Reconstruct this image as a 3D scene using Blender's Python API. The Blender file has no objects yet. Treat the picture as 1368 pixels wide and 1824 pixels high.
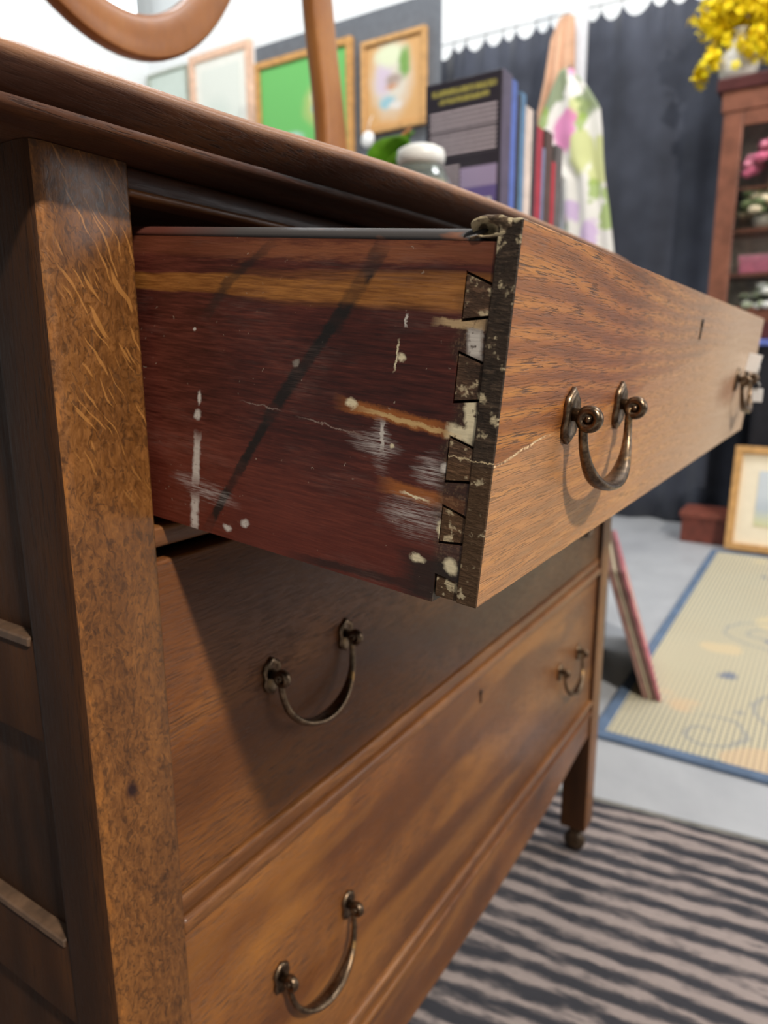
import bpy, bmesh, math, random
import numpy as np
from mathutils import Vector, Matrix, noise as mnoise
R = math.radians
sc = bpy.context.scene
C = sc.collection
rnd = random.Random(7)

# dresser units: 1 unit = 0.28 m, z measured from the camera's height; the floor is 2.95 units below it
U = 0.28; ZF = 2.95
def W(x, y, z): return Vector((x*U, y*U, (z+ZF)*U))

# ------------------------------------------------------------ camera
cd = bpy.data.cameras.new('camera'); cam = bpy.data.objects.new('camera', cd); C.objects.link(cam)
yaw, pitch, roll = R(57.2), R(12.35), R(-0.25)
fw = Vector((math.sin(yaw)*math.cos(pitch), math.cos(yaw)*math.cos(pitch), -math.sin(pitch)))
rt = Vector((math.cos(yaw), -math.sin(yaw), 0)); up = rt.cross(fw)
r2 = rt*math.cos(roll)+up*math.sin(roll); u2 = -rt*math.sin(roll)+up*math.cos(roll)
M = Matrix((r2, u2, -fw)).transposed().to_4x4(); M.translation = W(0, 0, 0); cam.matrix_world = M
cd.sensor_fit = 'VERTICAL'; cd.sensor_height = 24.0; cd.lens = 24.0*1260/1824
cd.clip_start = 0.01; cd.clip_end = 60
cd.dof.use_dof = True; cd.dof.focus_distance = 0.280; cd.dof.aperture_fstop = 6.3
sc.camera = cam

# ------------------------------------------------------------ world, lamps, exposure
wd = bpy.data.worlds.new('hall'); sc.world = wd; wd.use_nodes = True
wb = wd.node_tree.nodes['Background']; wb.inputs[0].default_value = (0.94, 0.97, 1.0, 1); wb.inputs[1].default_value = 0.16
def area(name, loc, aim, size, power, col=(1, 1, 1), sy=None):
    l = bpy.data.lights.new(name, 'AREA'); l.energy = power; l.color = col; l.size = size
    if sy: l.shape = 'RECTANGLE'; l.size_y = sy
    o = bpy.data.objects.new(name, l); C.objects.link(o); o.location = loc
    o.rotation_euler = (Vector(aim)-Vector(loc)).to_track_quat('-Z', 'Y').to_euler(); return o
area('ceiling_lamp_key', (-0.72, -2.35, 3.55), (0.3, 0.3, 0.7), 0.20, 190, (1.0, 0.93, 0.84))
area('ceiling_lamp_hall', (2.6, -1.4, 4.0), (2.6, -0.2, 0), 1.6, 62, (0.97, 0.98, 1.0), 0.5)
area('wall_fill_far', (2.3, 1.2, 4.1), (4.0, 1.6, 1.6), 1.6, 66, (0.97, 0.98, 1.0), 0.5)  # unseen lamp added to brighten the white wall
area('wall_fill_left', (2.2, 3.4, 4.1), (4.0, 4.2, 1.4), 1.2, 24, (0.97, 0.98, 1.0), 0.5)  # second added fill, lifts the left part of the walls to white
area('fill_right', (3.2, -3.4, 1.9), (0.9, 0.0, 0.7), 1.5, 34, (0.96, 0.97, 1.0), 1.5)  # unseen soft fill added from the right front
vs = sc.view_settings; vs.view_transform = 'Standard'; vs.look = 'None'; vs.exposure = 0.0; vs.gamma = 1.0; vs.use_curve_mapping = False

# ------------------------------------------------------------ node helpers
def lin(c):
    return tuple(((v/255)/12.92 if v/255 <= 0.04045 else ((v/255+0.055)/1.055)**2.4) for v in c)+(1,)
class N:
    def __init__(s, name, rough=0.5, metal=0.0, spec=0.5, coat=0.0):
        s.m = bpy.data.materials.new(name); s.m.use_nodes = True; s.t = s.m.node_tree
        s.b = s.t.nodes['Principled BSDF']; s.b.inputs['Roughness'].default_value = rough
        s.b.inputs['Metallic'].default_value = metal; s.b.inputs['Specular IOR Level'].default_value = spec
        if coat: s.b.inputs['Coat Weight'].default_value = coat; s.b.inputs['Coat Roughness'].default_value = 0.22
    def n(s, k, **kw):
        x = s.t.nodes.new(k)
        for a, v in kw.items(): setattr(x, a, v)
        return x
    def put(s, sock, v):
        if isinstance(v, bpy.types.NodeSocket): s.t.links.new(v, sock)
        else: sock.default_value = v
    def obj(s): return s.n('ShaderNodeTexCoord').outputs['Object']
    def map(s, v, loc=(0, 0, 0), rot=(0, 0, 0), scale=(1, 1, 1), typ='POINT'):
        x = s.n('ShaderNodeMapping', vector_type=typ); s.put(x.inputs['Vector'], v)
        x.inputs['Location'].default_value = loc; x.inputs['Rotation'].default_value = rot; x.inputs['Scale'].default_value = scale
        return x.outputs[0]
    def noise(s, v, scale=5, detail=3, rough=0.55, dist=0, color=False):
        x = s.n('ShaderNodeTexNoise'); s.put(x.inputs['Vector'], v); x.inputs['Scale'].default_value = scale
        x.inputs['Detail'].default_value = detail; x.inputs['Roughness'].default_value = rough; x.inputs['Distortion'].default_value = dist
        return x.outputs['Color' if color else 'Fac']
    def voro(s, v, scale=5, out='Distance', feature='F1'):
        x = s.n('ShaderNodeTexVoronoi', feature=feature); s.put(x.inputs['Vector'], v); x.inputs['Scale'].default_value = scale
        return x.outputs[out]
    def math(s, op, a, b=0.5, c=0.0, clamp=False):
        x = s.n('ShaderNodeMath', operation=op, use_clamp=clamp); s.put(x.inputs[0], a); s.put(x.inputs[1], b); s.put(x.inputs[2], c); return x.outputs[0]
    def vm(s, op, a, b=(0, 0, 0), out=0):
        x = s.n('ShaderNodeVectorMath', operation=op); s.put(x.inputs[0], a)
        if b is not None: s.put(x.inputs[1], b)
        return x.outputs[out]
    def vscale(s, a, f):
        x = s.n('ShaderNodeVectorMath', operation='SCALE'); s.put(x.inputs[0], a); x.inputs['Scale'].default_value = f; return x.outputs[0]
    def sep(s, v):
        x = s.n('ShaderNodeSeparateXYZ'); s.put(x.inputs[0], v); return x.outputs
    def mr(s, v, a, b, c=0.0, d=1.0):
        x = s.n('ShaderNodeMapRange'); s.put(x.inputs[0], v)
        for i, q in enumerate((a, b, c, d)): x.inputs[i+1].default_value = q
        return x.outputs[0]
    def mix(s, f, a, b, blend='MIX'):
        x = s.n('ShaderNodeMix', data_type='RGBA', blend_type=blend); s.put(x.inputs[0], f)
        s.put(x.inputs[6], a); s.put(x.inputs[7], b); return x.outputs[2]
    def ramp(s, f, pts):
        x = s.n('ShaderNodeValToRGB'); e = x.color_ramp.elements
        while len(e) < len(pts): e.new(0.5)
        for q, (p, c) in zip(e, pts): q.position = p; q.color = c
        s.put(x.inputs[0], f); return x.outputs[0]
    def bump(s, h, strength=0.3, dist=0.001):
        x = s.n('ShaderNodeBump'); s.put(x.inputs['Height'], h); x.inputs['Strength'].default_value = strength; x.inputs['Distance'].default_value = dist
        s.t.links.new(x.outputs[0], s.b.inputs['Normal'])
    def col(s, c): s.put(s.b.inputs['Base Color'], c)
    def rough(s, r): s.put(s.b.inputs['Roughness'], r)
    # a box or ellipse mask on a flat face; ax = the two axes that count
    def patch(s, v, cx, cz, hx, hz, ang=0.0, soft=0.15, plane='yz', kind='box'):
        if plane == 'yz':
            m = s.map(v, (0, cx, cz), (R(ang), 0, 0), (1e3, hx, hz), 'TEXTURE')
        else:
            m = s.map(v, (cx, 0, cz), (0, R(-ang), 0), (hx, 1e3, hz), 'TEXTURE')
        if kind == 'box':
            p = s.sep(s.vm('ABSOLUTE', m, None)); d = s.math('MAXIMUM', p[1] if plane == 'yz' else p[0], p[2])
        else: d = s.vm('LENGTH', m, None, 1)
        return s.mr(d, 1+soft, 1-soft)

def flat(name, c, rough=0.6, metal=0.0, var=0.12, scale=30, spec=0.4, bump=0.0):
    k = N(name, rough, metal, spec); n = k.noise(k.obj(), scale, 4, 0.6)
    a = lin([v*(1-var) for v in c]); b = lin([min(255, v*(1+var)) for v in c])
    k.col(k.ramp(n, [(0.3, a), (0.7, b)]))
    if bump: k.bump(n, bump, 0.002)
    return k.m

def wood(name, dark, mid, light, axis='x', rings=34, warp=0.03, pore=0.55, rough=0.42, coat=0.25, off=(0, 0, 0), figure=0.5, bump=0.35, stain=0.0):
    """oak: broad growth bands, short dark pores along the grain, big soft colour change"""
    k = N(name, rough, 0, 0.4, coat); o = k.map(k.obj(), off)
    st = {'x': (0.22, 1, 1), 'y': (1, 0.22, 1), 'z': (1, 1, 0.22)}[axis]
    g = k.map(o, (0, 0, 0), (0, 0, 0), st)
    w = k.noise(g, 9, 2, 0.5)
    p = k.sep(g)
    acr = {'x': k.math('ADD', p[2], k.math('MULTIPLY', p[1], 0.6)), 'y': k.math('ADD', p[2], k.math('MULTIPLY', p[0], 0.6)),
           'z': k.math('ADD', p[0], k.math('MULTIPLY', p[1], 0.6))}[axis]
    ph = k.math('MULTIPLY', k.math('ADD', acr, k.math('MULTIPLY', w, warp*4)), rings*math.tau)
    band = k.math('MULTIPLY_ADD', k.math('SINE', ph), 0.5, 0.5)
    fs = {'x': (1, 22, 22), 'y': (22, 1, 22), 'z': (22, 22, 1)}[axis]
    f1 = k.map(o, (0, 0, 0), (0, 0, 0), fs)
    pores = k.noise(f1, 62, 3, 0.6, 0.35)
    fine = k.noise(k.map(o, (0, 0, 0), (0, 0, 0), {'x': (1, 9, 9), 'y': (9, 1, 9), 'z': (9, 9, 1)}[axis]), 70, 5, 0.6)
    pm = k.mr(pores, 0.52, 0.63)
    pm2 = k.math('MULTIPLY', pm, k.math('MULTIPLY_ADD', band, 0.7, 0.3))
    broad = k.noise(o, 7, 3, 0.5, 0.3)
    t = k.math('ADD', k.math('MULTIPLY', band, 0.35*figure), k.math('ADD', k.math('MULTIPLY', broad, 0.75), k.math('MULTIPLY', fine, 0.35)))
    c = k.ramp(k.math('SUBTRACT', t, 0.25*figure), [(0.22, lin(dark)), (0.50, lin(mid)), (0.78, lin(light))])
    c = k.mix(k.math('MULTIPLY', pm2, pore), c, lin([v*0.38 for v in dark]))
    if stain:
        sm = k.mr(k.noise(o, 16, 5, 0.7), 0.6, 0.72, 0, stain); c = k.mix(sm, c, lin([v*0.5 for v in dark]))
    k.col(c)
    k.rough(k.mr(fine, 0.3, 0.7, rough-0.1, rough+0.14))
    k.bump(k.math('SUBTRACT', k.math('MULTIPLY', fine, 0.5), pm2), bump, 0.0006)
    return k

OAK_D, OAK_M, OAK_L = (84, 46, 20), (142, 86, 42), (190, 132, 76)
m_oak = wood('oak_rails', (66, 37, 16), (112, 68, 32), (150, 100, 54), off=(0.3, 0.1, 0.7)).m
m_top = wood('oak_top', (52, 27, 15), (88, 49, 27), (130, 82, 46), rings=60, pore=0.7, off=(1.3, 0.6, 0.2), rough=0.46).m
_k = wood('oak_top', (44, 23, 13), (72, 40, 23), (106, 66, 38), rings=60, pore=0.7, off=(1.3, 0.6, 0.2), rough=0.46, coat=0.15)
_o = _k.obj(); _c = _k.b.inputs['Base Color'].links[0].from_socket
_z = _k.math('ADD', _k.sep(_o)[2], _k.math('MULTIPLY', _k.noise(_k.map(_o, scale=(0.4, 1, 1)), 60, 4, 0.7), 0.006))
_k.col(_k.mix(_k.mr(_z, 0.9290, 0.9345, 0, 0.8), _c, lin((156, 108, 68)))); m_top = _k.m  # upper edge painted paler tan: its highlight put into the colour, plus wear
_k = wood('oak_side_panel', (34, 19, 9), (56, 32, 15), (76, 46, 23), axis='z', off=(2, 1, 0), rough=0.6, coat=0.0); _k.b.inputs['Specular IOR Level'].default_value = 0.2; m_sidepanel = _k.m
m_arm = wood('oak_mirror', (98, 56, 20), (146, 90, 38), (176, 118, 58), off=(4, 2, 1), axis='z', rough=0.4, pore=0.3, figure=0.1).m

# quarter-sawn post: mottled flecks and slanting rays
def post_mat():
    k = N('quarter_sawn_oak', 0.46, 0, 0.4, 0.18); o = k.obj()
    wv = k.vm('ADD', o, k.vscale(k.noise(o, 30, 3, 0.6, 0, True), 0.02))
    mot = k.noise(k.map(wv, scale=(1, 1, 0.6)), 330, 4, 0.65, 1.2)
    mot2 = k.noise(k.map(o, scale=(1, 1, 0.35)), 90, 4, 0.6, 2.2)
    broad = k.noise(k.map(o, scale=(1.4, 1, 0.5)), 14, 3, 0.5)
    grain = k.noise(k.map(o, scale=(12, 12, 0.8)), 60, 4, 0.6)
    t = k.math('ADD', k.math('MULTIPLY', mot, 0.46), k.math('ADD', k.math('MULTIPLY', mot2, 0.30), k.math('ADD', k.math('MULTIPLY', broad, 0.34), k.math('MULTIPLY', grain, 0.10))))
    c = k.ramp(t, [(0.38, lin((50, 29, 12))), (0.48, lin((80, 48, 20))), (0.58, lin((106, 65, 28))), (0.72, lin((136, 87, 40)))])
    dk = k.mr(k.noise(k.map(wv, scale=(1, 1, 0.45)), 330, 2, 0.5, 1.4), 0.55, 0.62)
    c = k.mix(k.math('MULTIPLY', dk, 0.5), c, lin((46, 28, 14)))
    # rays: short light slanting strokes near the head of the post
    ps = k.sep(o); wx = k.math('ADD', ps[0], k.math('MULTIPLY', k.noise(o, 45, 2, 0.5), 0.012))
    ac = k.math('ADD', k.math('MULTIPLY', wx, 0.86), k.math('MULTIPLY', ps[2], 0.50)); al = k.math('SUBTRACT', k.math('MULTIPLY', wx, 0.5), k.math('MULTIPLY', ps[2], 0.86))
    cb = k.n('ShaderNodeCombineXYZ'); k.put(cb.inputs[0], k.math('MULTIPLY', ac, 560)); k.put(cb.inputs[1], k.math('MULTIPLY', al, 44)); k.put(cb.inputs[2], 0.7)
    ray = k.mr(k.noise(cb.outputs[0], 1.0, 1.0, 0.5), 0.62, 0.66)
    gate = k.math('MULTIPLY', k.mr(k.math('ADD', ps[2], k.math('MULTIPLY', broad, 0.06)), -0.05, 0.0), k.mr(ps[0], 0.655*U, 0.675*U))
    c = k.mix(k.math('MULTIPLY', k.math('MULTIPLY', ray, gate), 0.6), c, lin((178, 122, 62)))
    rx = k.mr(k.math('ADD', ps[0], k.math('MULTIPLY', k.noise(k.map(o, scale=(1, 1, 0.4)), 200, 3, 0.6), 0.005)), 0.655*U+0.004, 0.655*U)
    rf = k.mr(k.noise(k.map(o, scale=(1, 1, 0.25)), 260, 3, 0.7), 0.5, 0.62)
    c = k.mix(k.math('MULTIPLY', k.math('MULTIPLY', rx, rf), 0.5), c, lin((178, 112, 48)))
    # two dark dents
    d = k.patch(o, 0.71*U-0.0, -0.76*U, 0.011*U, 0.016*U, 20, 0.5, 'xz', 'ell')
    c = k.mix(d, c, lin((40, 16, 10)))
    k.col(c); k.rough(k.mr(mot, 0.35, 0.65, 0.36, 0.58)); k.bump(k.math('ADD', mot, grain), 0.35, 0.0007); return k.m
m_post = post_mat()

def face_mat():
    k = wood('oak_top_drawer_face', (92, 50, 12), (150, 88, 27), (190, 126, 50), rings=105, warp=0.016, pore=0.8, rough=0.4, coat=0.12, off=(0.02, 0, 0.013), figure=0.8, bump=0.8)
    o = k.obj(); c = k.b.inputs['Base Color'].links[0].from_socket
    z = k.sep(o)[2]; x = k.sep(o)[0]
    nz = k.noise(k.map(o, scale=(0.6, 1, 1)), 22, 3, 0.6)
    wob = k.math('MULTIPLY', k.math('SUBTRACT', nz, 0.5), 0.012)
    # lighter board below the glue line
    line = k.math('ADD', k.math('ADD', k.math('MULTIPLY', x, 0.10), 0.195*U), wob)
    low = k.mr(k.math('SUBTRACT', z, line), 0.0015, -0.0015)
    c = k.mix(k.math('MULTIPLY', low, 0.45), c, lin((196, 144, 96)))
    # painted reflections: pinkish haze on the upper middle, pale sheen toward the right end
    pk = k.patch(k.vm('ADD', o, k.vscale(k.noise(o, 30, 3, 0.6, 0, True), 0.03)), 0.66*U, 0.37*U, 0.5*U, 0.10*U, -3, 0.6, 'xz', 'ell')
    c = k.mix(k.math('MULTIPLY', pk, 0.32), c, lin((140, 88, 74)))
    pl = k.mr(x, 0.5*U, 2.0*U, 0, 0.8); c = k.mix(pl, c, lin((204, 178, 150)))
    # dark halos round the far pull
    h = k.patch(k.vm('ADD', o, k.vscale(k.noise(o, 40, 3, 0.6, 0, True), 0.02)), 2.16*U, 0.245*U, 0.25*U, 0.05*U, 0, 0.5, 'xz', 'ell')
    c = k.mix(k.math('MULTIPLY', h, 0.7), c, lin((140, 84, 36)))
    # the crack itself: a thin chipped pale line from the left edge
    d = k.math('ABSOLUTE', k.math('SUBTRACT', z, line))
    crk = k.math('MULTIPLY', k.mr(d, 0.0007, 0.0003), k.mr(x, 0.22*U, 0.14*U))
    brk = k.noise(o, 500, 2, 0.6)
    c = k.mix(k.math('MULTIPLY', crk, k.mr(brk, 0.4, 0.55)), c, lin((228, 196, 150)))
    c = k.mix(k.math('MULTIPLY', crk, k.mr(brk, 0.45, 0.3)), c, lin((40, 22, 12)))
    k.col(c); return k.m
m_face = face_mat()

# lower drawer fronts
def lower_face(name, off, seed):
    k = wood(name, (72, 39, 17), (112, 65, 27), (148, 94, 44), rings=10, warp=0.05, pore=0.75, rough=0.40, coat=0.15, off=off, figure=0.6, bump=0.6)
    if seed:
        o = k.obj(); c = k.b.inputs['Base Color'].links[0].from_socket
        n = k.noise(k.map(o, (3, 0, 0), (0, R(4), 0), (0.35, 1, 2.6)), 7, 3, 0.5, 0.8)
        c = k.mix(k.mr(n, 0.46, 0.62, 0, 0.45), c, lin((82, 46, 24)))
        n2 = k.noise(k.map(o, (9, 0, 0), (0, R(4), 0), (0.4, 1, 2.4)), 8, 3, 0.5, 1.0)
        c = k.mix(k.mr(n2, 0.50, 0.70, 0, 0.5), c, lin((168, 110, 46)))
        k.col(c)
    return k.m
m_mid = lower_face('oak_middle_drawer_face', (0.7, 0.2, 0.4), 0)
m_low = lower_face('oak_bottom_drawer_face', (1.9, 0.5, 0.1), 1)

# mahogany-stained drawer side with its paint and wear
def side_mat():
    k = N('red_brown_drawer_side', 0.5, 0, 0.35, 0.12); o = k.obj()
    g = k.map(o, scale=(14, 1, 14)); fine = k.noise(g, 60, 5, 0.65, 0.3); fine2 = k.noise(k.map(o, scale=(30, 1, 30)), 90, 3, 0.6)
    broad = k.noise(k.map(o, scale=(1, 0.4, 1)), 22, 3, 0.5)
    c = k.ramp(k.math('ADD', k.math('MULTIPLY', fine, 0.55), k.math('MULTIPLY', broad, 0.5)), [(0.34, lin((40, 17, 13))), (0.5, lin((74, 31, 23))), (0.68, lin((112, 54, 40)))])
    y, z = k.sep(o)[1], k.sep(o)[2]
    wn = k.noise(k.map(o, scale=(1, 0.35, 1)), 45, 3, 0.6); wnc = k.math('SUBTRACT', wn, 0.5)
    # redder toward the foot, browner toward the top edge
    c = k.mix(k.mr(z, 0.17*U, 0.02*U, 0, 0.55), c, lin((104, 40, 22)))
    zt = k.math('ADD', z, k.math('MULTIPLY', wnc, 0.006))
    c = k.mix(k.math('MULTIPLY', k.mr(zt, 0.432*U, 0.44*U), 0.5), c, lin((124, 68, 42)))
    # ochre sapwood stripe
    def band(y0, z0, y1, z1, hw, soft, amp=0.006):
        s = (z1-z0)/(y1-y0)
        l = k.math('MULTIPLY_ADD', y, s, (z0-s*y0)*U); d = k.math('SUBTRACT', zt, l)
        return k.mr(k.math('ABSOLUTE', d), hw*U+soft, hw*U-soft)
    st = band(0.684, 0.392, 0.05, 0.399, 0.0145, 0.0006)
    wide = k.mr(y, 0.5*U, 0.10*U)
    st2 = k.math('MULTIPLY', band(0.684, 0.395, 0.05, 0.402, 0.023, 0.001), wide)
    stc = k.ramp(fine, [(0.35, lin((124, 74, 30))), (0.65, lin((172, 112, 52)))])
    c = k.mix(k.math('MULTIPLY', st, 0.92), c, stc); c = k.mix(k.math('MULTIPLY', st2, 0.75), c, stc)
    # warped coordinates for all the marks
    wob = k.vm('ADD', o, k.vscale(k.vm('SUBTRACT', k.noise(k.map(o, scale=(1, 0.6, 1)), 340, 4, 0.7, 0, True), (0.5, 0.5, 0.5)), 0.0036))
    wob2 = k.vm('ADD', o, k.vscale(k.vm('SUBTRACT', k.noise(k.map(o, scale=(1, 0.35, 3)), 200, 4, 0.7, 0, True), (0.5, 0.5, 0.5)), 0.012))
    def seg(y0, z0, y1, z1, hw, v=wob, soft=0.25, kind='box'):
        L = math.hypot(y1-y0, z1-z0)/2; a = math.degrees(math.atan2(z1-z0, y1-y0))
        return k.patch(v, (y0+y1)/2*U, (z0+z1)/2*U, L*U, hw*U, a, soft, 'yz', kind)
    speck = k.noise(o, 700, 3, 0.7)
    # orange wear streaks
    for a in ((0.235, 0.243, 0.07, 0.230, 0.009), (0.158, 0.140, 0.035, 0.132, 0.0095)):
        c = k.mix(k.math('MULTIPLY', seg(*a, v=wob, soft=0.3), 0.8), c, lin((168, 98, 44)))
    c = k.mix(k.math('MULTIPLY', seg(0.44, 0.445, 0.10, 0.45, 0.009, wob2, 0.6), 0.5), c, lin((164, 100, 62)))
    # the long diagonal black rub
    gaps = k.mr(k.noise(k.map(o, (5, 0, 0)), 55, 2, 0.6), 0.36, 0.5, 0.45, 1)
    for a in ((0.198, 0.448, 0.262, 0.352, 0.0115), (0.258, 0.360, 0.328, 0.272, 0.0088), (0.322, 0.282, 0.380, 0.202, 0.0105), (0.374, 0.210, 0.434, 0.116, 0.0080), (0.43, 0.122, 0.502, 0.004, 0.0080)):
        m = seg(*a, v=wob, soft=0.3); c = k.mix(k.math('MULTIPLY', k.math('MULTIPLY', m, gaps), 0.93), c, lin((24, 22, 19)))
    for a in ((0.39, 0.452, 0.475, 0.395, 0.006), (0.47, 0.398, 0.512, 0.35, 0.008)):
        c = k.mix(k.math('MULTIPLY', seg(*a, v=wob, soft=0.5), 0.6), c, lin((34, 28, 24)))
    # grime beside the joint and along the foot
    gr = k.math('MULTIPLY', k.mr(k.math('ADD', y, k.math('MULTIPLY', wnc, 0.02)), 0.075*U, 0.062*U), k.mr(z, 0.42*U, 0.36*U))
    c = k.mix(k.math('MULTIPLY', gr, 0.7), c, k.mix(k.mr(speck, 0.5, 0.62), lin((50, 38, 28)), lin((104, 84, 62))))
    c = k.mix(k.math('MULTIPLY', seg(0.115, 0.018, 0.02, 0.03, 0.035, wob2, 0.35), 0.85), c, lin((34, 26, 20)))
    c = k.mix(k.math('MULTIPLY', seg(0.30, -0.004, 0.10, 0.006, 0.006, wob, 0.4), 0.8), c, lin((36, 22, 16)))
    # chalky scuffs (streaked)
    strk = k.mr(fine2, 0.42, 0.6)
    for a in ((0.15, 0.108, 0.07, 0.104, 0.022), (0.11, 0.172, 0.075, 0.168, 0.018), (0.215, 0.195, 0.15, 0.19, 0.012), (0.57, 0.07, 0.46, 0.055, 0.012), (0.176, 0.225, 0.168, 0.165, 0.011)):
        c = k.mix(k.math('MULTIPLY', k.math('MULTIPLY', seg(*a, v=wob2, soft=0.6, kind='ell'), strk), 0.72), c, lin((196, 184, 176)))
    # cream paint: runs, dabs, chips
    P = lin((232, 216, 178)); G = lin((206, 196, 184))
    for a, q in (((0.533, 0.148, 0.537, 0.075, 0.0075), G), ((0.538, 0.045, 0.5385, -0.012, 0.0085), G), ((0.532, 0.195, 0.534, 0.178, 0.007), G), ((0.528, 0.225, 0.531, 0.205, 0.0035), G),
                 ((0.045, 0.277, 0.034, 0.226, 0.0075), P), ((0.07, 0.231, 0.036, 0.228, 0.0085), P),
                 ((0.047, 0.36, 0.044, 0.325, 0.0095), G), ((0.10, 0.366, 0.035, 0.366, 0.005), lin((190, 160, 118))),
                 ((0.068, 0.107, 0.062, 0.082, 0.0055), P), ((0.108, 0.048, 0.085, 0.046, 0.0055), P), ((0.052, 0.056, 0.038, 0.040, 0.009), P), ((0.063, 0.18, 0.075, 0.18, 0.006), G),
                 ((0.235, 0.247, 0.217, 0.245, 0.0065), P), ((0.205, 0.24, 0.07, 0.226, 0.0032), lin((206, 168, 112))),
                 ((0.156, 0.318, 0.143, 0.315, 0.0048), P), ((0.156, 0.335, 0.160, 0.300, 0.0012), P), ((0.149, 0.372, 0.147, 0.358, 0.002), G),
                 ((0.172, 0.225, 0.169, 0.19, 0.003), G), ((0.156, 0.198, 0.151, 0.196, 0.0028), P), ((0.13, 0.135, 0.09, 0.13, 0.0015), P), ((0.47, 0.009, 0.452, 0.006, 0.0045), G), ((0.43, 0.02, 0.415, 0.028, 0.006), G), ((0.325, 0.296, 0.335, 0.287, 0.0045), lin((140, 130, 118))),
                 ((0.545, 0.325, 0.54, 0.322, 0.003), G), ((0.43, 0.222, 0.36, 0.218, 0.0009), lin((130, 110, 100))), ((0.31, 0.213, 0.21, 0.203, 0.0009), lin((140, 118, 106))), ((0.56, 0.470, 0.53, 0.468, 0.0016), G), ((0.49, 0.470, 0.48, 0.469, 0.0022), G)):
        m = seg(*a, v=wob, soft=0.35, kind='ell' if a[4] >= 0.0026 and math.hypot(a[0]-a[2], a[1]-a[3]) < 0.026 else 'box')
        m = k.math('MULTIPLY', m, k.mr(k.noise(o, 330, 4, 0.7), 0.30, 0.40)); c = k.mix(k.math('MULTIPLY', m, 0.93), c, q)
    # dust specks thicker near the joint
    sp = k.mr(k.voro(k.vm('ADD', o, k.vscale(k.noise(o, 300, 2, 0.5, 0, True), 0.006)), 210), 0.11, 0.06)
    sg = k.mr(k.noise(o, 38, 3, 0.6), 0.5, 0.62, 0, 0.55)
    c = k.mix(k.math('MULTIPLY', sp, sg), c, lin((196, 182, 160)))
    haze = k.mr(k.noise(k.map(o, (2, 0, 0), scale=(1, 0.5, 1.2)), 30, 4, 0.7), 0.5, 0.75, 0, 0.28)
    c = k.mix(k.math('MULTIPLY', haze, strk), c, lin((150, 120, 108)))
    k.col(c); k.rough(k.mr(fine, 0.3, 0.7, 0.36, 0.6)); k.bump(fine, 0.3, 0.0006); return k.m
m_side = side_mat()

def grime_mat(name, base, light, amt):
    k = N(name, 0.62, 0, 0.3); o = k.obj()
    ln = k.noise(k.map(o, scale=(1, 0.3, 1.6)), 420, 4, 0.7); b = k.noise(o, 60, 5, 0.7)
    c = k.mix(k.mr(b, 0.35, 0.7), lin(base), lin([v*1.9 for v in base]))
    c = k.mix(k.mr(ln, 0.52, 0.66, 0, 0.5), c, lin([v*2.6+14 for v in base]))
    z = k.sep(o)[2]; low = k.mr(z, 0.20*U, 0.185*U)
    c = k.mix(k.math('MULTIPLY', low, 0.30), c, lin((112, 78, 44)))
    wob = k.vm('ADD', o, k.vscale(k.vm('SUBTRACT', k.noise(o, 400, 3, 0.7, 0, True), (0.5,)*3), 0.003))
    sp = k.mr(k.voro(wob, 260), 0.2, 0.1)
    tz = k.mr(k.sep(o)[2], 0.40*U, 0.47*U, 0, 0.10)
    c = k.mix(k.math('MULTIPLY', sp, k.mr(b, 0.42, 0.6)), c, lin(light))
    bl = k.noise(wob, 120, 3, 0.6); c = k.mix(k.mr(k.math('ADD', bl, tz), amt, amt+0.05, 0, 0.8), c, lin(light))
    ck = k.mr(k.math('ABSOLUTE', k.math('SUBTRACT', k.sep(k.map(wob, scale=(1, 1, 1)))[2], k.math('MULTIPLY_ADD', k.noise(o, 120, 2, 0.5), 0.001, 0.1955*U))), 0.00035, 0.00015)
    c = k.mix(ck, c, lin((204, 180, 140)))
    k.col(c); k.bump(k.math('ADD', b, ln), 0.7, 0.001); return k.m
m_endgrain = grime_mat('grimy_end_grain', (36, 28, 21), (200, 182, 146), 0.60)
m_pin = grime_mat('grimy_dovetail_pin', (50, 36, 26), (196, 176, 140), 0.56)
m_lump = grime_mat('chewed_corner', (62, 50, 38), (196, 178, 142), 0.555)
m_strip = flat('dark_waxed_edge', (74, 68, 66), 0.32, 0.0, 0.3, 120, 0.6)
k = N('dark_waxed_edge', 0.55, 0, 0.35); o_ = k.obj()
k.col(k.mix(k.mr(k.noise(k.map(o_, scale=(1, 0.4, 1)), 60, 3, 0.6), 0.60, 0.68), k.mix(k.mr(k.sep(o_)[1], 0.45*U, 0.62*U), lin((66, 62, 60)), lin((84, 44, 34))), lin((150, 92, 60))))
m_strip = k.m

def brass():
    k = N('aged_brass', 0.34, 1.0, 0.5); o = k.obj(); n = k.noise(o, 300, 4, 0.7); n2 = k.noise(o, 90, 3, 0.6)
    c = k.mix(k.mr(n, 0.4, 0.65), lin((88, 72, 58)), lin((138, 116, 92)))
    c = k.mix(k.mr(n2, 0.62, 0.7), c, lin((170, 132, 84)))
    k.col(c); k.rough(k.mr(n2, 0.3, 0.7, 0.26, 0.46)); k.bump(n, 0.25, 0.0004); return k.m
m_brass = brass()
m_dark = flat('shadowed_interior_wood', (52, 34, 22), 0.8)

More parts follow.
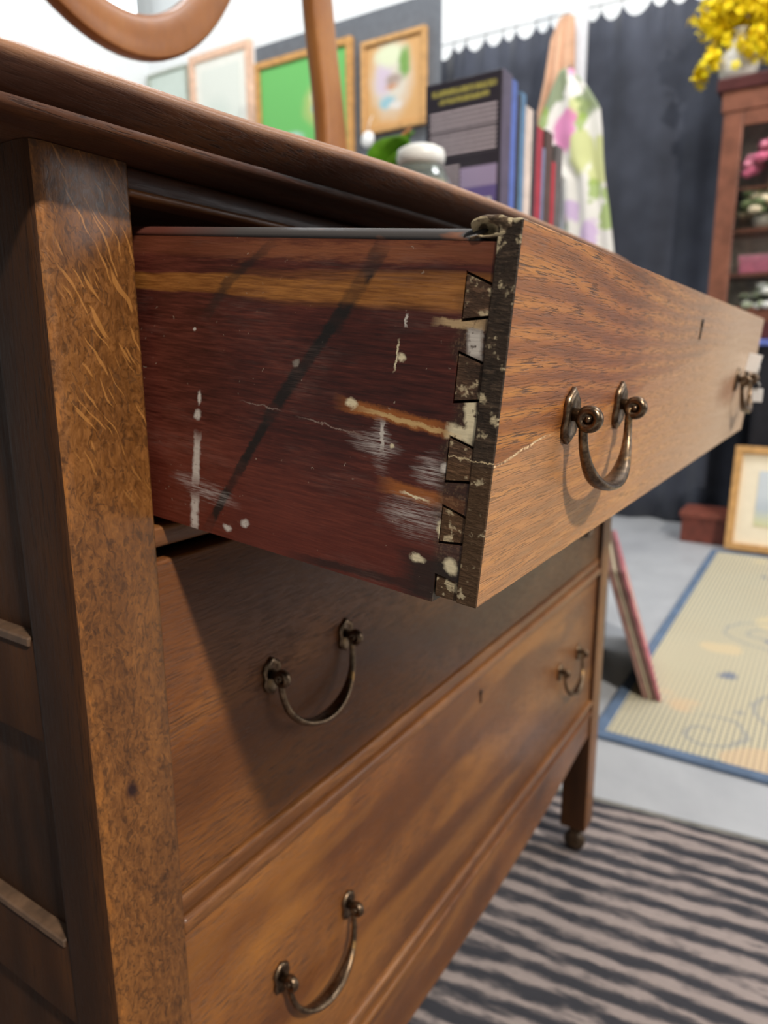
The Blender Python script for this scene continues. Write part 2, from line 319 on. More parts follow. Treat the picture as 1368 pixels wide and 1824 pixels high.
# ------------------------------------------------------------ mesh helpers
def mk(name, verts, faces, mat, parent=None, smooth=False, mats=None, midx=None, origin=None):
    me = bpy.data.meshes.new(name)
    if origin is not None: verts = [Vector(v)-origin for v in verts]
    me.from_pydata([tuple(v) for v in verts], [], faces)
    for m in (mats or [mat]): me.materials.append(m)
    if midx:
        for p, i in zip(me.polygons, midx): p.material_index = i
    if smooth: me.polygons.foreach_set('use_smooth', [True]*len(me.polygons))
    me.update(); o = bpy.data.objects.new(name, me); C.objects.link(o)
    if parent: o.parent = parent
    return o
def frombm(name, bm, mat, parent=None, smooth=False, origin=None, mats=None):
    if origin is not None: bmesh.ops.translate(bm, verts=bm.verts, vec=-origin)
    me = bpy.data.meshes.new(name); bm.to_mesh(me); bm.free()
    for m in (mats or [mat]): me.materials.append(m)
    if smooth: me.polygons.foreach_set('use_smooth', [True]*len(me.polygons))
    o = bpy.data.objects.new(name, me); C.objects.link(o)
    if parent: o.parent = parent
    return o
def rootof(p):
    while p.parent: p = p.parent
    return p
def org(parent): return rootof(parent).location.copy() if parent else Vector((0, 0, 0))
def bbox(bm, lo, hi, bev=0.0, seg=2):
    lo, hi = Vector(lo), Vector(hi); c = (lo+hi)/2; d = hi-lo
    r = bmesh.ops.create_cube(bm, size=1, matrix=Matrix.Translation(c) @ Matrix.Diagonal((d.x, d.y, d.z, 1)))
    if bev:
        es = list({e for v in r['verts'] for e in v.link_edges})
        bmesh.ops.bevel(bm, geom=es, offset=bev, segments=seg, affect='EDGES', profile=0.5)
def box(name, lo, hi, mat, parent=None, bev=0.0, seg=2, units=True, smooth=False):
    """box in dresser units; bevel in units"""
    bm = bmesh.new()
    a, b = (W(*lo), W(*hi)) if units else (Vector(lo), Vector(hi))
    bbox(bm, a, b, bev*(U if units else 1), seg)
    return frombm(name, bm, mat, parent, smooth, org(parent) if units else None)
def thing(name, label, cat, loc, group=None, rot=0):
    o = bpy.data.objects.new(name, None); C.objects.link(o); o.location = loc; o.empty_display_size = 0.05
    o.rotation_euler = (0, 0, rot); tag(o, label, cat, group); return o
def tag(o, label=None, cat=None, group=None, kind=None):
    if label: o['label'] = label
    if cat: o['category'] = cat
    if group: o['group'] = group
    if kind: o['kind'] = kind
    return o
def sweep(name, pts, sec, mat, parent=None, close=False, smooth=True, origin=None):
    """pts: list of (pos, right, up, sx, sy); sec: unit section outline"""
    vs_, fs_ = [], []; n = len(sec); m = len(pts)
    for (p, r, u, sx, sy) in pts:
        for a, b in sec: vs_.append(Vector(p)+Vector(r)*a*sx+Vector(u)*b*sy)
    for i in range(m if close else m-1):
        j = (i+1) % m
        for q in range(n): fs_.append((i*n+q, i*n+(q+1) % n, j*n+(q+1) % n, j*n+q))
    if not close: fs_.append(tuple(range(n))[::-1]); fs_.append(tuple((m-1)*n+q for q in range(n)))
    return mk(name, vs_, fs_, mat, parent, smooth, origin=origin)
def circ(n=12): return [(math.cos(t*math.tau/n), math.sin(t*math.tau/n)) for t in range(n)]
def tube(name, path, r, mat, parent=None, n=10, origin=None, flatx=1.0):
    pts = []
    for i, p in enumerate(path):
        p = Vector(p); a = Vector(path[max(0, i-1)]); b = Vector(path[min(len(path)-1, i+1)]); t = (b-a).normalized()
        ref = Vector((0, 1, 0)) if abs(t.y) < 0.9 else Vector((1, 0, 0))
        x = t.cross(ref).normalized(); y = x.cross(t)
        rr = r[i] if isinstance(r, (list, tuple)) else r
        pts.append((p, x, y, rr*flatx, rr))
    return sweep(name, pts, circ(n), mat, parent, origin=origin)
def lathe(name, prof, mat, loc, parent=None, n=28, origin=None, axis='z'):
    vs_, fs_ = [], []; m = len(prof)
    for i in range(n):
        t = i*math.tau/n
        for r, z in prof:
            a = (r*math.cos(t), r*math.sin(t), z)
            if axis == 'y': a = (a[0], -a[2], a[1])
            if axis == 'x': a = (a[2], a[0], a[1])
            vs_.append(Vector(a)+Vector(loc))
    for i in range(n):
        j = (i+1) % n
        for q in range(m-1): fs_.append((i*m+q, j*m+q, j*m+q+1, i*m+q+1))
    return mk(name, vs_, fs_, mat, parent, True, origin=origin)
def smooth_angle(o, a=40):
    me = o.data; me.polygons.foreach_set('use_smooth', [True]*len(me.polygons))
    bm = bmesh.new(); bm.from_mesh(me)
    for e in bm.edges:
        if len(e.link_faces) == 2 and e.calc_face_angle(0) > R(a): e.smooth = False
    bm.to_mesh(me); bm.free(); return o

# ------------------------------------------------------------ the setting
kf = N('polished_concrete', 0.45, 0, 0.4); o_ = kf.obj()
kf.col(kf.ramp(kf.noise(o_, 2.2, 6, 0.6, 0.3), [(0.3, lin((158, 160, 164))), (0.7, lin((186, 188, 190)))]))
kf.rough(kf.mr(kf.noise(o_, 6, 3, 0.6), 0.3, 0.7, 0.35, 0.6))
fl = box('floor', (-14, -14, -3.1), (17, 17, -2.95), kf.m); tag(fl, kind='structure')
kw = flat('white_wall_paint', (240, 243, 243), 0.8, 0, 0.02, 3)
wr = box('wall_right', (14.3, -14, -2.95), (14.6, 17, 14), kw); tag(wr, kind='structure')
wk = box('wall_back', (-14, 16.7, -2.95), (14.3, 17, 14), kw); tag(wk, kind='structure')

# ------------------------------------------------------------ the dresser
D = thing('dresser', 'old oak dresser with an oval mirror, its top drawer pulled open and sagging', 'dresser', W(2.26, 2.0, -2.95))
dz = org(D)
XL, XR = 0.635, 3.885      # outer width
PW, PD = 0.170, 0.150      # post width, depth
YB = 2.85
# posts (the material reads its own origin: give the near post a local origin at the camera-height line)
def post(x0, y0, mat):
    bm = bmesh.new(); bbox(bm, W(x0, y0, -2.74), W(x0+PW, y0+PD, 0.303))
    es = [e for e in bm.edges if abs((e.verts[0].co-e.verts[1].co).z) > 0.1]
    lft = [e for e in es if (e.verts[0].co.x < W(x0+PW/2, 0, 0).x) == (x0 < 2)]; rgt = [e for e in es if e not in lft]
    bmesh.ops.bevel(bm, geom=lft, offset=0.024*U, segments=4, affect='EDGES', profile=0.5)
    bmesh.ops.bevel(bm, geom=[e for e in rgt if e.is_valid], offset=0.006*U, segments=2, affect='EDGES', profile=0.5)
    o = W(0, 0, 0)
    bm.normal_update()
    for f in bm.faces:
        if f.normal.x < -0.75: f.material_index = 1  # darker wood on left-facing sides: their shade put into the colour
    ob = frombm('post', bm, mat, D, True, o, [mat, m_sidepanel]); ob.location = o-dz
    return smooth_angle(ob, 50)
post(XL, 1.0, m_post); post(XR-PW, 1.0, m_post)
post(XL, YB-PD, m_sidepanel); post(XR-PW, YB-PD, m_sidepanel)
# casters
m_wheel = flat('dark_caster_wheel', (64, 50, 36), 0.5, 0.3)
for x in (XL+PW/2, XR-PW/2):
    for y in (1.0+PD/2, YB-PD/2):
        c = lathe('caster', [(0, 0.02), (0.03, 0.02), (0.05, 0.01), (0.055, -0.02), (0.045, -0.05), (0, -0.05)], m_brass, (0, 0, 0), D, 16)
        for v in c.data.vertices: v.co = v.co*U
        c.location = W(x, y, -2.745)-dz
        w = lathe('wheel', [(0.0, -0.026), (0.050, -0.026), (0.063, -0.014), (0.063, 0.014), (0.050, 0.026), (0.0, 0.026)], m_wheel, (0, 0, 0), c, 20, axis='x')
        for v in w.data.vertices: v.co = v.co*U
        w.location = Vector((-0.02, 0, -0.112))*U
        for s in (-1, 1):
            f = bmesh.new(); bbox(f, Vector((-0.02+s*0.032-0.004, -0.02, -0.13))*U, Vector((-0.02+s*0.032+0.004, 0.02, -0.03))*U, 0.001)
            frombm('fork', f, m_brass, c)
m_ledge_light = flat('ledge_highlight', (84, 64, 48), 0.6, 0, 0.3, 60)
# side frames: rails stand proud of the recessed panels
for s, x0, x1, xp in ((0, XL+0.004, XL+0.10, XL+0.028), (1, XR-0.10, XR-0.004, XR-0.058)):
    ya, yb = 1.0+PD-0.03, YB-PD+0.03
    for z_ in (-0.478, -1.100):
        xw = (x0-0.004, x0+0.03) if s == 0 else (x1-0.03, x1+0.004)
        box('highlight_strip', (xw[0], 1.0+PD-0.001, z_-0.016), (xw[1], YB-PD, z_+0.002), m_ledge_light, D, 0.003, 1)  # pale strip added as the light caught on the rail's top edge
    for z0, z1 in ((0.10, 0.303), (-0.680, -0.478), (-1.300, -1.100), (-1.98, -1.82), (-2.50, -2.30)):
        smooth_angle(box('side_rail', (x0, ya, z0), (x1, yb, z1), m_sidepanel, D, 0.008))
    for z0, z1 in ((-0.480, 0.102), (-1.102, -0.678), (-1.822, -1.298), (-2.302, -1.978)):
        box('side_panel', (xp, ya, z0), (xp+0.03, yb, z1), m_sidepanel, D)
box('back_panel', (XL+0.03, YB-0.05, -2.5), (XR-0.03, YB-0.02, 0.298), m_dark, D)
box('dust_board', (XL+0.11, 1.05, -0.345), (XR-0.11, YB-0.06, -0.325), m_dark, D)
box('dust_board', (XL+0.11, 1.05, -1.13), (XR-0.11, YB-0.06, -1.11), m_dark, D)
# front rails
ra, rb = XL+PW-0.003, XR-PW+0.003
def rail(name, z0, z1, yf, yb=1.09, mat=m_oak, groove=None):
    o = box(name, (ra, yf, z0), (rb, yb, z1), mat, D, 0.008, 3); smooth_angle(o, 50)
    if groove:
        for g in groove: smooth_angle(box('bead', (ra, yf-0.012, g[0]), (rb, yf+0.02, g[1]), mat, o if False else D, 0.006, 3), 50)
    return o
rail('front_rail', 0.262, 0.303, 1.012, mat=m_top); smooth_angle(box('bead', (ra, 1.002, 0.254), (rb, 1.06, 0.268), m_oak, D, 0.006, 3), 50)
rail('front_rail', -0.335, -0.296, 1.01)
rail('front_rail', -1.110, -1.066, 1.012); smooth_angle(box('bead', (ra, 1.001, -1.152), (rb, 1.05, -1.112), m_oak, D, 0.012, 3), 50)
smooth_angle(box('bead', (ra, 1.002, -1.925), (rb, 1.06, -1.895), m_oak, D, 0.008, 3), 50)
# apron with a shallow curve into the posts
vs_, fs_ = [], []; na = 40
for i in range(na+1):
    t = i/na; x = ra+(rb-ra)*t; e = min(t, 1-t)*(rb-ra)
    zb = -2.235 + 0.12*math.exp(-(max(0, e-0.05)/0.55)**1.5)
    for y, z in ((1.012, -1.927), (1.012, zb), (1.07, zb), (1.07, -1.927)): vs_.append(W(x, y, z))
for i in range(na):
    for q in range(4): fs_.append((i*4+q, i*4+(q+1) % 4, (i+1)*4+(q+1) % 4, (i+1)*4+q))
fs_ += [(3, 2, 1, 0), tuple(na*4+q for q in range(4))]
mk('apron', vs_, fs_, m_low, D, origin=dz)
smooth_angle(box('bead', (ra, 1.002, -1.985), (rb, 1.03, -1.965), m_low, D, 0.006, 3), 50)
# the top: bowed front, rounded nose
def bow(x, k=1.0):
    d = abs(x-2.26); ds = [0, .5, .75, .95, 1.13, 1.33, 1.6, 1.75, 1.86, 1.92]; ys = [.776, .778, .790, .806, .832, .866, .886, .898, .925, .975]
    v = sum(np.interp(d+q, ds, ys) for q in (-0.08, -0.04, 0, 0.04, 0.08))/5
    return float(0.886+(v-0.886)*k if k != 1.0 else v)
sec = []
zt0, zt1 = 0.320, 0.385
prof = [(0.10, zt1), (0.030, zt1), (0.012, zt1-0.004), (0.003, zt1-0.011), (0.0, zt1-0.019), (0.003, zt1-0.027), (0.014, zt1-0.040), (0.026, zt1-0.052), (0.040, zt0), (0.12, zt0), (0.125, zt0+0.0)]
vs_, fs_ = [], []; nx = 110; X0, X1 = 0.34, 4.18
for i in range(nx+1):
    x = X0+(X1-X0)*i/nx; yb0 = bow(x)
    ring = [(2.98, zt1)]+[(yb0+a, z) for a, z in prof]+[(2.98, zt0)]
    for y, z in ring: vs_.append(W(x, y, z))
nr = len(prof)+2
for i in range(nx):
    for q in range(nr): fs_.append((i*nr+q, i*nr+(q+1) % nr, (i+1)*nr+(q+1) % nr, (i+1)*nr+q))
fs_ += [tuple(range(nr))[::-1], tuple(nx*nr+q for q in range(nr))]
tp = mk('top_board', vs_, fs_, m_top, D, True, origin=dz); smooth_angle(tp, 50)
# second layer under the top, set back and bowed less
vs_, fs_ = [], []; pr = [(0.0, 0.321), (0.0, 0.312), (0.006, 0.306), (0.02, 0.304), (1.9, 0.304), (1.9, 0.321)]
for i in range(nx+1):
    x = 0.50+(4.02-0.50)*i/nx; y0_ = bow(x, 0.5)+0.022
    for a, z in pr: vs_.append(W(x, y0_+a, z))
for i in range(nx):
    for q in range(6): fs_.append((i*6+q, i*6+(q+1) % 6, (i+1)*6+(q+1) % 6, (i+1)*6+q))
fs_ += [tuple(range(6))[::-1], tuple(nx*6+q for q in range(6))]
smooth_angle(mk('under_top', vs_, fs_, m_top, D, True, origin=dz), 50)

# pulls: plate + eye + bail, in drawer-local units (x right, y back, z up)
def plate_mesh():
    out = [(0, 0.046), (0.010, 0.038), (0.024, 0.030), (0.028, 0.016), (0.024, 0.0), (0.028, -0.016), (0.022, -0.032), (0.009, -0.038), (0, -0.044),
           (-0.009, -0.038), (-0.022, -0.032), (-0.028, -0.016), (-0.024, 0.0), (-0.028, 0.016), (-0.024, 0.030), (-0.010, 0.038)]
    bm = bmesh.new(); n = len(out)
    lv = []
    for sc_, y in ((1, 0.0), (1, -0.006), (0.84, -0.011), (0.70, -0.008)):
        lv.append([bm.verts.new(Vector((a*sc_, y, b*sc_))*U) for a, b in out])
    for a, b in zip(lv, lv[1:]):
        for i in range(n): bm.faces.new((a[i], b[i], b[(i+1) % n], a[(i+1) % n]))
    bm.faces.new(lv[-1]); bm.faces.new(lv[0][::-1])
    bmesh.ops.recalc_face_normals(bm, faces=bm.faces)
    me = bpy.data.meshes.new('pull_plate'); bm.to_mesh(me); bm.free(); me.materials.append(m_brass)
    me.polygons.foreach_set('use_smooth', [True]*len(me.polygons)); return me
def eye_mesh():
    bm = bmesh.new()
    # stem
    bmesh.ops.create_cone(bm, cap_ends=True, segments=14, radius1=0.011*U, radius2=0.009*U, depth=0.034*U, matrix=Matrix.Translation(Vector((0, -0.022, 0.004))*U) @ Matrix.Rotation(R(90), 4, 'X'))
    # coil with its axis along the drawer
    R1, r1 = 0.0135, 0.0082
    vv = []
    for i in range(24):
        t = i*math.tau/24
        vv.append([bm.verts.new(Vector((r1*1.35*math.cos(s*math.tau/10), -0.034+(R1+r1*math.sin(s*math.tau/10))*math.cos(t), (R1+r1*math.sin(s*math.tau/10))*math.sin(t)))*U) for s in range(10)])
    for i in range(24):
        for s in range(10): bm.faces.new((vv[i][s], vv[i][(s+1) % 10], vv[(i+1) % 24][(s+1) % 10], vv[(i+1) % 24][s]))
    bmesh.ops.create_uvsphere(bm, u_segments=12, v_segments=8, radius=0.0072*U, matrix=Matrix.Translation(Vector((0, -0.034, 0))*U) @ Matrix.Diagonal((1.9, 1, 1, 1)))
    bmesh.ops.recalc_face_normals(bm, faces=bm.faces)
    me = bpy.data.meshes.new('pull_eye'); bm.to_mesh(me); bm.free(); me.materials.append(m_brass)
    me.polygons.foreach_set('use_smooth', [True]*len(me.polygons)); return me
def bail_mesh(drop=0.152, span=0.284):
    vs_, fs_ = [], []; n = 44; sec = circ(12)
    for i in range(n+1):
        t = i/n; a = math.pi*t
        x = span/2 - (span/2-0.004)*math.cos(a)*(1 if abs(math.cos(a)) < 0.97 else 1)
        # U shape: blend of half ellipse
        z = -drop*math.sin(a)**0.72 if 0 < t < 1 else 0
        y = -0.024-0.022*math.sin(a)
        a2 = math.pi*min(1, t+0.01); a1 = math.pi*max(0, t-0.01)
        f = lambda q: Vector((span/2-(span/2-0.004)*math.cos(q), 0, -drop*max(0.0, math.sin(q))**0.72))
        T = (f(a2)-f(a1)).normalized(); Nn = Vector((-T.z, 0, T.x)); B = Vector((0, 1, 0))
        w = 0.0072+0.0120*math.sin(a)**2.2; th = 0.0068+0.0020*math.sin(a)
        for p, q in sec: vs_.append((Vector((x, y, z))+B*p*w+Nn*q*th)*U)
    m = 12
    for i in range(n):
        for q in range(m): fs_.append((i*m+q, i*m+(q+1) % m, (i+1)*m+(q+1) % m, (i+1)*m+q))
    fs_ += [tuple(range(m))[::-1], tuple(n*m+q for q in range(m))]
    me = bpy.data.meshes.new('pull_bail'); me.from_pydata([tuple(v) for v in vs_], [], fs_); me.materials.append(m_brass)
    me.polygons.foreach_set('use_smooth', [True]*len(me.polygons)); return me
PM, EM, BM, BM2 = plate_mesh(), eye_mesh(), bail_mesh(), bail_mesh(0.122)
def pulls(dr, xs, z, BM=BM):
    for x in xs:
        for dx in (0, 0.284):
            for nm, me in (('pull_plate', PM), ('pull_eye', EM)):
                o = bpy.data.objects.new(nm, me); C.objects.link(o); o.parent = dr; o.location = Vector((x+dx, 0, z))*U
        o = bpy.data.objects.new('pull_bail', BM); C.objects.link(o); o.parent = dr; o.location = Vector((x, 0, z))*U
def keyhole(dr, x, z):
    bm = bmesh.new()
    bmesh.ops.create_cone(bm, cap_ends=True, segments=16, radius1=0.011*U, radius2=0.011*U, depth=0.006*U, matrix=Matrix.Translation(Vector((x, 0.0, z+0.012))*U) @ Matrix.Rotation(R(90), 4, 'X'))
    bbox(bm, Vector((x-0.005, -0.003, z-0.030))*U, Vector((x+0.005, 0.003, z+0.01))*U)
    frombm('keyhole', bm, flat('keyhole_dark', (26, 18, 12), 0.7) if 'keyhole_dark' not in bpy.data.materials else bpy.data.materials['keyhole_dark'], dr)

# lower drawers (closed)
def closed_drawer(z0, z1, mat, label):
    o = W(ra+0.006, 1.018, z0); bm = bmesh.new()
    w = rb-ra-0.012; bbox(bm, Vector((0, 0, 0)), Vector((w, 0.066, z1-z0))*U, 0.006*U, 2)
    dr = frombm('drawer', bm, mat, D, True); smooth_angle(dr, 50); dr.location = o-dz; dr['label'] = label
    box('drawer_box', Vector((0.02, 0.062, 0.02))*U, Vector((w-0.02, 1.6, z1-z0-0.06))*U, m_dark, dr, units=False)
    return dr
d2 = closed_drawer(-1.060, -0.362, m_mid, 'closed middle drawer front of plain oak'); bx = ra+0.006
pulls(d2, (1.105-bx, 3.155-bx), -0.70+1.060); keyhole(d2, 2.24-bx, -0.43+1.060)
d3 = closed_drawer(-1.893, -1.156, m_low, 'closed bottom drawer front with broad light and dark oak bands')
pulls(d3, (1.095-bx, 3.155-bx), -1.505+1.893); keyhole(d3, 2.24-bx, -1.235+1.893)

# the open top drawer, sagging: local origin = lower left front corner
TH = R(5.7); DW = 2.80; DH = 0.490
dro = W(0.82, 0.383, -0.33)
PINS = [(0.370, 0.427, 0.376, 0.414), (0.268, 0.331, 0.274, 0.320), (0.163, 0.223, 0.168, 0.213), (0.078, 0.130, 0.083, 0.120)]
bm = bmesh.new(); u_ = lambda a, b, c: Vector((a, b, c))*U
# face lamination with fine subdivisions along the top edge for small chips
n = 70; lv = []
bbox(bm, u_(0, 0, 0), u_(DW, 0.031, DH-0.001), 0.0016*U, 1)
bbox(bm, u_(0.045, 0.029, 0.01), u_(DW-0.045, 0.066, DH-0.002))
def prism(bm, zz, x0, x1, y0, y1, inset=0.0015):
    a, b, c, d = zz   # z at y1 (low, high), z at y0 (low, high)
    P = [(y1, a+inset), (y0, c+inset), (y0, d-inset), (y1, b-inset)]
    L = [bm.verts.new(u_(x0, y, z)) for y, z in P]; Q = [bm.verts.new(u_(x1, y, z)) for y, z in P]
    fs = [bm.faces.new(L), bm.faces.new(Q[::-1])]
    for i in range(4): fs.append(bm.faces.new((L[i], Q[i], Q[(i+1) % 4], L[(i+1) % 4])))
    return fs
pf = []
for i, p in enumerate(PINS):
    pf += prism(bm, p, 0.0012+0.001*(i % 2), 0.05, 0.030, 0.0655, 0.0022)
bmesh.ops.recalc_face_normals(bm, faces=bm.faces)
for f in bm.faces:
    if f.normal.x < -0.5: f.material_index = 1
for f in pf:
    if f.is_valid: f.material_index = 2
dr = frombm('drawer', bm, None, D, False, None, [m_face, m_endgrain, m_pin]); dr.location = dro-dz; dr.rotation_euler = (TH, 0, 0)
dr['label'] = 'top drawer pulled far out, glue line cracked, paint-marked side showing'
# the chewed upper corner
bm = bmesh.new(); bbox(bm, u_(-0.0012, 0.010, 0.468), u_(0.049, 0.0680, DH+0.0015), 0.004*U, 2)
bmesh.ops.subdivide_edges(bm, edges=bm.edges, cuts=6, use_grid_fill=True)
for v in bm.verts:
    p = v.co*230; nn = Vector((mnoise.noise(p), mnoise.noise(p+Vector((9, 3, 1))), mnoise.noise(p+Vector((2, 8, 5)))))
    v.co += nn*0.0012*(0.25 if v.co.y < 0.002 else 1)
    q = v.co/U
    h = math.hypot((q.y-0.050)/0.013, (q.z-0.478)/0.006)
    if q.x < 0.02 and h < 1.6: v.co.x += 0.022*U*(1.6-h)
    if q.y > 0.058: v.co.z -= (q.y-0.058)*0.6*U
frombm('broken_corner', bm, m_lump, dr, True)
# side board with its tails between the pins
def side_board(x0, x1, flip=False):
    out = [(1.50, -0.012), (1.50, 0.463), (0.031, 0.463)]
    for a, b, c_, d_ in PINS:
        out += [(0.031, d_+0.002), (0.0675, b+0.002), (0.0675, a-0.002), (0.031, c_-0.002)]
    out += [(0.031, 0.028), (0.0675, 0.033), (0.0675, -0.010)]
    bm = bmesh.new()
    A = [bm.verts.new(u_(x0, y, z)) for y, z in out]; B = [bm.verts.new(u_(x1, y, z)) for y, z in out]
    n = len(out)
    bm.faces.new(A); bm.faces.new(B[::-1])
    for i in range(n): bm.faces.new((A[i], B[i], B[(i+1) % n], A[(i+1) % n]))
    bmesh.ops.recalc_face_normals(bm, faces=bm.faces)
    return frombm('side_board', bm, m_side, dr)
sb = side_board(0.002, 0.05); sb['label'] = 'red-brown drawer side with cream paint drips and a black diagonal rub'
side_board(DW-0.05, DW-0.002)
bm = bmesh.new(); bbox(bm, u_(0.003, 0.0302, -0.0), u_(0.05, 0.066, 0.031), 0.002*U, 1); frombm('corner_block', bm, m_endgrain, dr)
# rounded waxed top edge of the side
for xa in (0.002, DW-0.05):
    pts = []
    for i in range(30):
        y = 0.055+(1.50-0.055)*i/29
        pts.append((u_(xa+0.024, y, 0.4635), (1, 0, 0), (0, 0, 1), 0.024*U, 0.0165*U))
    sec = [(math.cos(math.pi*t/10), math.sin(math.pi*t/10)) for t in range(11)]
    e = sweep('top_edge', pts, sec[::-1], m_strip, dr)
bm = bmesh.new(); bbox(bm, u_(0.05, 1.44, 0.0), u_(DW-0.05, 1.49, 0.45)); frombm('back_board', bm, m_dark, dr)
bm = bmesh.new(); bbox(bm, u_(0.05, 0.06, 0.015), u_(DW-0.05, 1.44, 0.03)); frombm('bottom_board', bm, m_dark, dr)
pulls(dr, (0.268, 2.24), 0.240, BM2); keyhole(dr, 1.28, 0.405)

# mirror: vertical oval in a flat oak ring, hung between two curved arms
MX, MY, MZ, MA, MB = 2.22, 2.74, 1.262+1.46, 0.93, 1.46
vs_, fs_ = [], []; nm = 96
prof = [(0.0, 0.03), (0.0, 0.0), (-0.012, -0.022), (-0.04, -0.03), (-0.14, -0.03), (-0.168, -0.018), (-0.175, 0.0), (-0.175, 0.03)]
for i in range(nm):
    t = i*math.tau/nm
    for r_, y in prof: vs_.append(W(MX+(MA+r_)*math.cos(t), MY+y, MZ+(MB+r_)*math.sin(t)))
m = len(prof)
for i in range(nm):
    j = (i+1) % nm
    for q in range(m): fs_.append((i*m+q, j*m+q, j*m+(q+1) % m, i*m+(q+1) % m))
mf = mk('mirror_frame', vs_, fs_, m_arm, D, True, origin=dz); smooth_angle(mf, 45)
km = N('mirror_silver', 0.03, 1.0); km.col(lin((225, 230, 232)))
vs_ = [W(MX, MY+0.004, MZ)]; fs_ = []
for rr, y in ((0.245, 0.004), (0.172, 0.012)):
    for i in range(nm):
        t = i*math.tau/nm; vs_.append(W(MX+(MA-rr)*math.cos(t), MY+y, MZ+(MB-rr)*math.sin(t)))
for i in range(nm):
    j = (i+1) % nm; fs_.append((0, 1+j, 1+i)); fs_.append((1+i, 1+j, 1+nm+j, 1+nm+i))
mk('mirror_glass', vs_, fs_, km.m, mf, False, origin=dz)
for s in (-1, 1):
    path = []; rr = []
    pts_ = [(1.22, 0.385), (1.30, 0.55), (1.40, 0.85), (1.455, 1.10), (1.455, 1.27), (1.425, 1.50), (1.375, 1.75), (1.345, 1.97), (1.32, 2.2), (1.29, 2.5), (1.24, 2.9), (1.2, 3.2), (1.15, 3.4)]
    P = []
    for i, (a, z) in enumerate(pts_):
        a0, z0 = pts_[max(0, i-1)]; a1, z1 = pts_[min(len(pts_)-1, i+1)]; T = Vector((s*(a1-a0), 0, z1-z0)).normalized()
        w = (0.125 if z < 1 else 0.112 if z < 1.4 else 0.10 if z < 2 else 0.075)
        P.append((W(MX+s*a, MY-0.01, z), Vector((T.z, 0, -T.x)), Vector((0, 1, 0)), w*U, 0.055*U))
    sq = [(-1, -0.7), (-0.8, -1), (0.8, -1), (1, -0.7), (1, 0.7), (0.8, 1), (-0.8, 1), (-1, 0.7)]
    ar = sweep('mirror_arm', P, sq, m_arm, D, origin=dz); md = ar.modifiers.new('s', 'SUBSURF'); md.levels = 1; md.render_levels = 2
    kb = lathe('mirror_knob', [(0, -0.05), (0.03, -0.05), (0.045, -0.02), (0.03, 0.01), (0.015, 0.02), (0.015, 0.05)], m_brass, (0, 0, 0), D, 16, axis='y')
    for v in kb.data.vertices: v.co *= U
    kb.location = W(MX+s*1.2, MY-0.05, 2.72)-dz
box('mirror_crosspiece', (0.95, 2.68, 0.385), (3.5, 2.80, 0.52), m_arm, D, 0.02, 3)

# white price tags hanging on the far pull
m_tag = flat('white_tag_card', (240, 240, 238), 0.6, 0, 0.02)
m_string = flat('white_string', (225, 225, 220), 0.7)
def tag_thing(p, label, sx, sz, ang, hook):
    o = thing('price_tag', label, 'tag', p, 'white tags on the far pull')
    bm = bmesh.new(); bbox(bm, Vector((-sx/2, -0.0015, -sz))*U, Vector((sx/2, 0.0015, 0))*U, 0.001*U, 1)
    bmesh.ops.rotate(bm, verts=bm.verts, cent=(0, 0, 0), matrix=Matrix.Rotation(R(ang), 3, 'X') @ Matrix.Rotation(R(82), 3, 'Z'))
    frombm('card', bm, m_tag, o)
    tube('string', [Vector((0, 0, -0.01*U)), (Vector(hook)-Vector(p))*0.5+Vector((0.0, -0.004, 0)), Vector(hook)-Vector(p)], 0.0005, m_string, o, 6)
    return o
hk = W(3.335, 0.316, -0.10)
tag_thing(W(3.30, 0.321, 0.005), 'upper white price tag strung on the far pull of the open drawer', 0.052, 0.072, 12, hk)
tag_thing(W(3.36, 0.312, -0.135), 'lower white price tag strung on the far pull of the open drawer', 0.05, 0.055, 0, hk)

# ------------------------------------------------------------ rugs
def striped():
    k = N('charcoal_striped_pile', 0.95, 0, 0.1); o = k.obj()
    wv = k.vm('ADD', o, k.vscale(k.vm('SUBTRACT', k.noise(k.map(o, scale=(1, 0.5, 1)), 5, 3, 0.6, 0, True), (0.5,)*3), 0.06))
    p = k.sep(wv); s = k.math('MULTIPLY_ADD', k.math('SINE', k.math('MULTIPLY', p[0], math.tau/0.038)), 0.5, 0.5)
    br = k.noise(k.map(o, scale=(1, 0.22, 1)), 75, 4, 0.7); blk = k.noise(k.map(o, scale=(1, 0.5, 1)), 9, 3, 0.6)
    t = k.math('ADD', s, k.math('ADD', k.math('MULTIPLY_ADD', br, 2.6, -1.3), k.math('MULTIPLY_ADD', blk, 1.3, -0.65)))
    c = k.ramp(t, [(0.12, lin((64, 64, 69))), (0.5, lin((106, 99, 99))), (0.88, lin((160, 147, 142)))])
    k.col(c); k.bump(k.math('ADD', t, k.noise(o, 500, 2, 0.6)), 0.6, 0.004); return k.m
rg = thing('rug', 'charcoal and taupe striped rug under the dresser', 'rug', W(2.0, 0.2, -2.95), rot=R(7))
bm = bmesh.new(); bbox(bm, Vector((-1.3, -1.6, 0)), Vector((0.680, 1.5, 0.008)), 0.004, 2); bmesh.ops.subdivide_edges(bm, edges=bm.edges, cuts=1)
frombm('pile', bm, striped(), rg)
bm = bmesh.new(); bbox(bm, Vector((0.676, -1.6, 0)), Vector((0.690, 1.5, 0.009)), 0.004, 2)
frombm('binding', bm, flat('grey_green_binding', (120, 118, 112), 0.9), rg)

